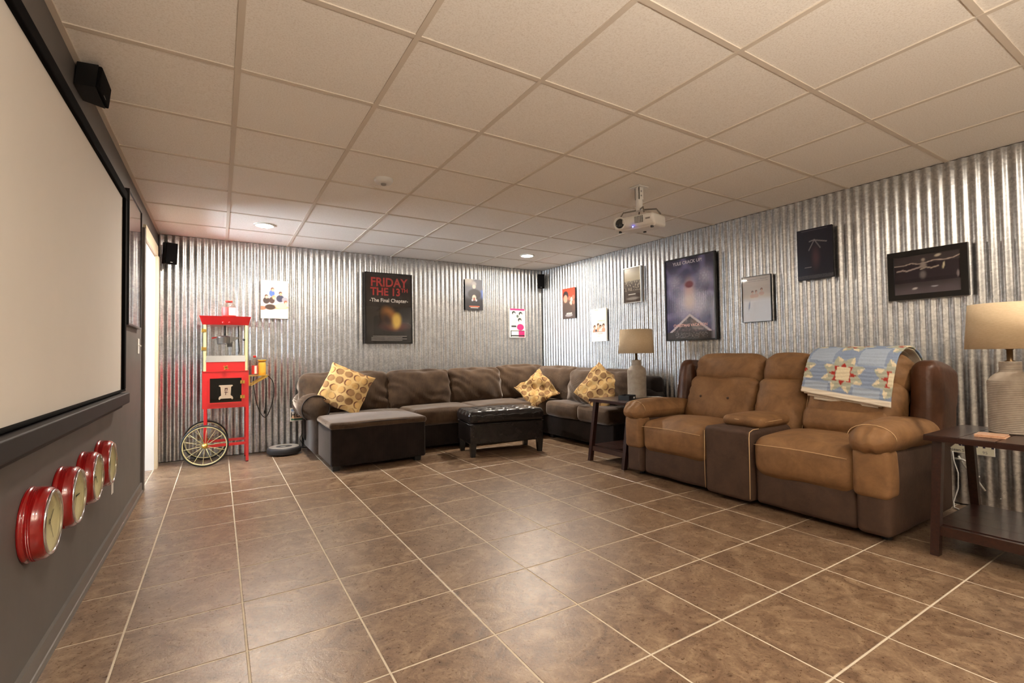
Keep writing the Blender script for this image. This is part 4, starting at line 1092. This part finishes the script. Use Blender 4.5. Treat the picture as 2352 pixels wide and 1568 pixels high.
for z in (1.155, 1.335): C('case_hinge', BRASS, MB().box(X0-.003, X0+.034, Y0-.003, Y0+.002, z-.014, z+.014).cyl((X0-.002, Y0-.003, z-.02), (X0-.002, Y0-.003, z+.02), .005, n=8))
C('case_knob', BLACK, MB().lathe([(0, .022), (.010, .020), (.012, .012), (.005, .008), (.005, 0)], 14, tr(X1-.043, Y0+.004, 1.245) @ rx(math.pi/2)), True)
kt = C('kettle', STEEL, MB().lathe([(0, 1.205), (.066, 1.205), (.072, 1.212), (.074, 1.272), (.078, 1.276), (.070, 1.280), (.02, 1.292), (0, 1.292)], 36, tr(.055, 5.77, 0)), True)
C('kettle_lid', STEEL, MB().add([(.10, 5.70, 1.275), (.175, 5.72, 1.275), (.175, 5.83, 1.275), (.10, 5.84, 1.275), (.10, 5.70, 1.215), (.175, 5.72, 1.262), (.175, 5.83, 1.262), (.10, 5.84, 1.215)], [(0, 1, 2, 3), (4, 5, 6, 7), (0, 1, 5, 4), (1, 2, 6, 5), (2, 3, 7, 6), (3, 0, 4, 7)]), parent=kt)
C('kettle_handle', REDCAP, MB().cyl((-.02, 5.73, 1.272), (-.055, 5.70, 1.264), .008, n=10), True, kt)
C('kettle_outlet', BLACK, MB().box(.075, .12, 5.68, 5.72, 1.175, 1.205), parent=kt)
C('kettle_rod', BLACK, MB().cyl((.055, 5.77, 1.29), (.055, 5.77, 1.40), .010, n=10).tube([(.175, 5.75, 1.40), (.176, 5.74, 1.25), (.184, 5.73, 1.14), (.178, 5.73, 1.10)], .006, 6), True, kt)
C('flared_top', RED, MB().frustum((X0, X1, Y0, Y1), (X0-.026, X1+.020, Y0-.035, Y1+.02), 1.395, 1.48))
for x in (.038, .092): C('switch_knob', RED, MB().lathe([(0, .020), (.008, .018), (.010, .0)], 12, tr(x, Y0-.008, 1.418) @ rx(math.pi/2)), True)
# folding side shelf
shf = C('side_shelf', BRASS, MB().box(X1, X1+.185, Y0+.01, Y1-.06, .868, .876))
for y in (Y0+.015, Y1-.07):
    C('shelf_bracket', BRASS, MB().prism([(X1+.002, .868), (X1+.170, .868), (X1+.155, .855), (X1+.040, .790), (X1+.002, .775)][::-1], y, y+.004, 'y') if False else
      MB().box(X1+.001, X1+.013, y, y+.004, .770, .868).add([(X1+.008, y, .772), (X1+.030, y, .772), (X1+.182, y, .860), (X1+.160, y, .868), (X1+.008, y+.004, .772), (X1+.030, y+.004, .772), (X1+.182, y+.004, .860), (X1+.160, y+.004, .868)], [(0, 1, 2, 3), (7, 6, 5, 4), (0, 4, 5, 1), (1, 5, 6, 2), (2, 6, 7, 3), (3, 7, 4, 0)]), parent=shf)
def bez(pts, n=10):
    pts = [Vector(p) for p in pts]; out = []
    P = [pts[0]]+pts+[pts[-1]]
    for i in range(1, len(P)-2):
        for k in range(n):
            t = k/n; a, b, c, d_ = P[i-1], P[i], P[i+1], P[i+2]
            out.append(.5*((2*b)+(-a+c)*t+(2*a-5*b+4*c-d_)*t*t+(-a+3*b-3*c+d_)*t**3))
    out.append(P[-2]); return out
C('power_cord', BLACK, MB().tube(bez([(.33, 5.88, .875), (.325, 5.93, .78), (.36, 5.96, .55), (.42, 5.965, .41), (.47, 5.96, .43), (.525, 5.96, .62), (.52, 5.95, .78), (.455, 5.90, .872)]), .0042, 6).tube(bez([(.44, 5.90, .866), (.452, 5.95, .72), (.448, 5.962, .56), (.44, 5.96, .47)]), .0042, 6).soft((.438, 5.96, .455), (.02, .014, .035), .005, n=1), True)
# bottles
BOTG = m_glass('bottle_plastic', (246, 240, 236), 1.4, .08)
def bottle(loc, r, h, label, prof, lab, capm, labm, z0, z1, fillm=None):
    t = thing('bottle', label, 'bottle', loc)
    MB().lathe([(0, 0)]+[(a*r, b*h) for a, b in prof], 28).build('body', BOTG if fillm is None else fillm, t, True)
    rn = prof[-1][0]*r
    MB().lathe([(0, h), (rn*1.25, h), (rn*1.3, h*.995), (rn*1.3, h*.90), (rn, h*.90)], 24).build('cap', capm, t, True)
    if labm: 
        lo = MB().lathe([(r*1.004, z0*h), (r*1.012, z0*h+.002), (r*1.012, z1*h-.002), (r*1.004, z1*h)], 28).build('label', labm, t, True)
        if lab:
            a0, a1 = lab; vs = []; fs = []
            for i in range(9):
                a = a0+(a1-a0)*i/8
                for z in (z0*h+.004, z1*h-.004): vs.append((r*1.02*math.cos(a), r*1.02*math.sin(a), z))
            for i in range(8): fs.append((2*i, 2*i+2, 2*i+3, 2*i+1))
            MB().add(vs, fs).build('label_panel', WHITEINK, lo, True)
    return t
JUG = [(1., .005), (1., .60), (.97, .66), (.70, .82), (.42, .88), (.40, .93)]
bottle((.090, 5.66, 1.48), .062, .165, 'clear plastic oil jug with red cap on top of the popcorn cart', JUG, (-1.6, -.35), REDCAP, mat('red_label', (214, 70, 66), .5), .06, .58)
bottle((.323, 5.68, .876), .028, .205, 'slim oil bottle with red cap on the cart side shelf', [(1., .01), (1., .62), (.85, .74), (.42, .86), (.40, .93)], (-1.7, -.9), REDCAP, MATS['red_label'], .06, .5)
bottle((.393, 5.70, .876), .037, .160, 'yellow salt shaker jar on the cart side shelf', [(1., .01), (1., .80), (.92, .86), (.86, .88), (.84, .93)], None, mat('yellow_plastic', (222, 158, 44), .4), mat('yellow_label', (236, 186, 70), .5), .15, .78, mat('salt_jar', (230, 190, 96), .4))

# ------------------------------------------------------------------ robot vacuum
rv = thing('robot_vacuum', 'round dark grey robot vacuum on the floor beside the popcorn cart', 'robot vacuum', (.615, 5.80, 0))
DG = mat('dark_grey_plastic', (64, 64, 68), .45); MG = mat('mid_grey_plastic', (150, 146, 140), .4)
MB().lathe([(0, .012), (.150, .012), (.165, .020), (.168, .070), (.162, .080), (.150, .082), (0, .082)], 56).build('body', DG, rv, True)
MB().lathe([(.169, .022), (.172, .028), (.172, .062), (.169, .068)], 56).build('bumper', RUBBER, rv, True)
MB().lathe([(.150, .082), (.146, .085), (.085, .086), (.080, .084)], 48).build('top_ring', MG, rv, True)
MB().lathe([(0, .090), (.034, .089), (.040, .084)], 28).build('button', STEEL, rv, True)
for x in (-.10, .10): MB().cyl((x-.012, 0, .022), (x+.012, 0, .022), .022, n=16).build('wheel', RUBBER, rv)
ac = MB().tube(bez([(.86, 6.005, .30), (.835, 5.99, .2), (.80, 5.985, .12), (.83, 5.98, .05), (.79, 5.985, .012), (.74, 5.98, .006)]), .003, 6).build('charger_cord', BLACK, None, True)
tag(ac, 'thin dark charger cord beside the sofa arm by the robot vacuum', 'cord')

# ------------------------------------------------------------------ unseen uplight, added behind the camera to brighten the ceiling
ul = thing('added_uplight', 'torchiere-shaped uplight added behind the viewpoint to brighten the ceiling', 'lamp', (.75, -.95, 0))
MB().lathe([(0, .025), (.10, .022), (.14, .008), (.14, 0), (0, 0)], 32).build('base', BLACKSAT, ul, True)
MB().cyl((0, 0, .02), (0, 0, 1.32), .011, n=12).build('pole', BLACKSAT, ul, True)
MB().lathe([(.02, 1.30), (.06, 1.315), (.14, 1.38), (.165, 1.42), (.161, 1.42), (.137, 1.385), (.06, 1.322), (.02, 1.308)], 36, closed=True).build('shade', BLACKSAT, ul, True)
MB().lathe([(0, 1.405), (.09, 1.403), (.115, 1.399)], 32).build('lens', mat('added_uplight_lens', (255, 255, 255), .5, emit=DOWN_COL, estr=UPLIGHT), ul, True)
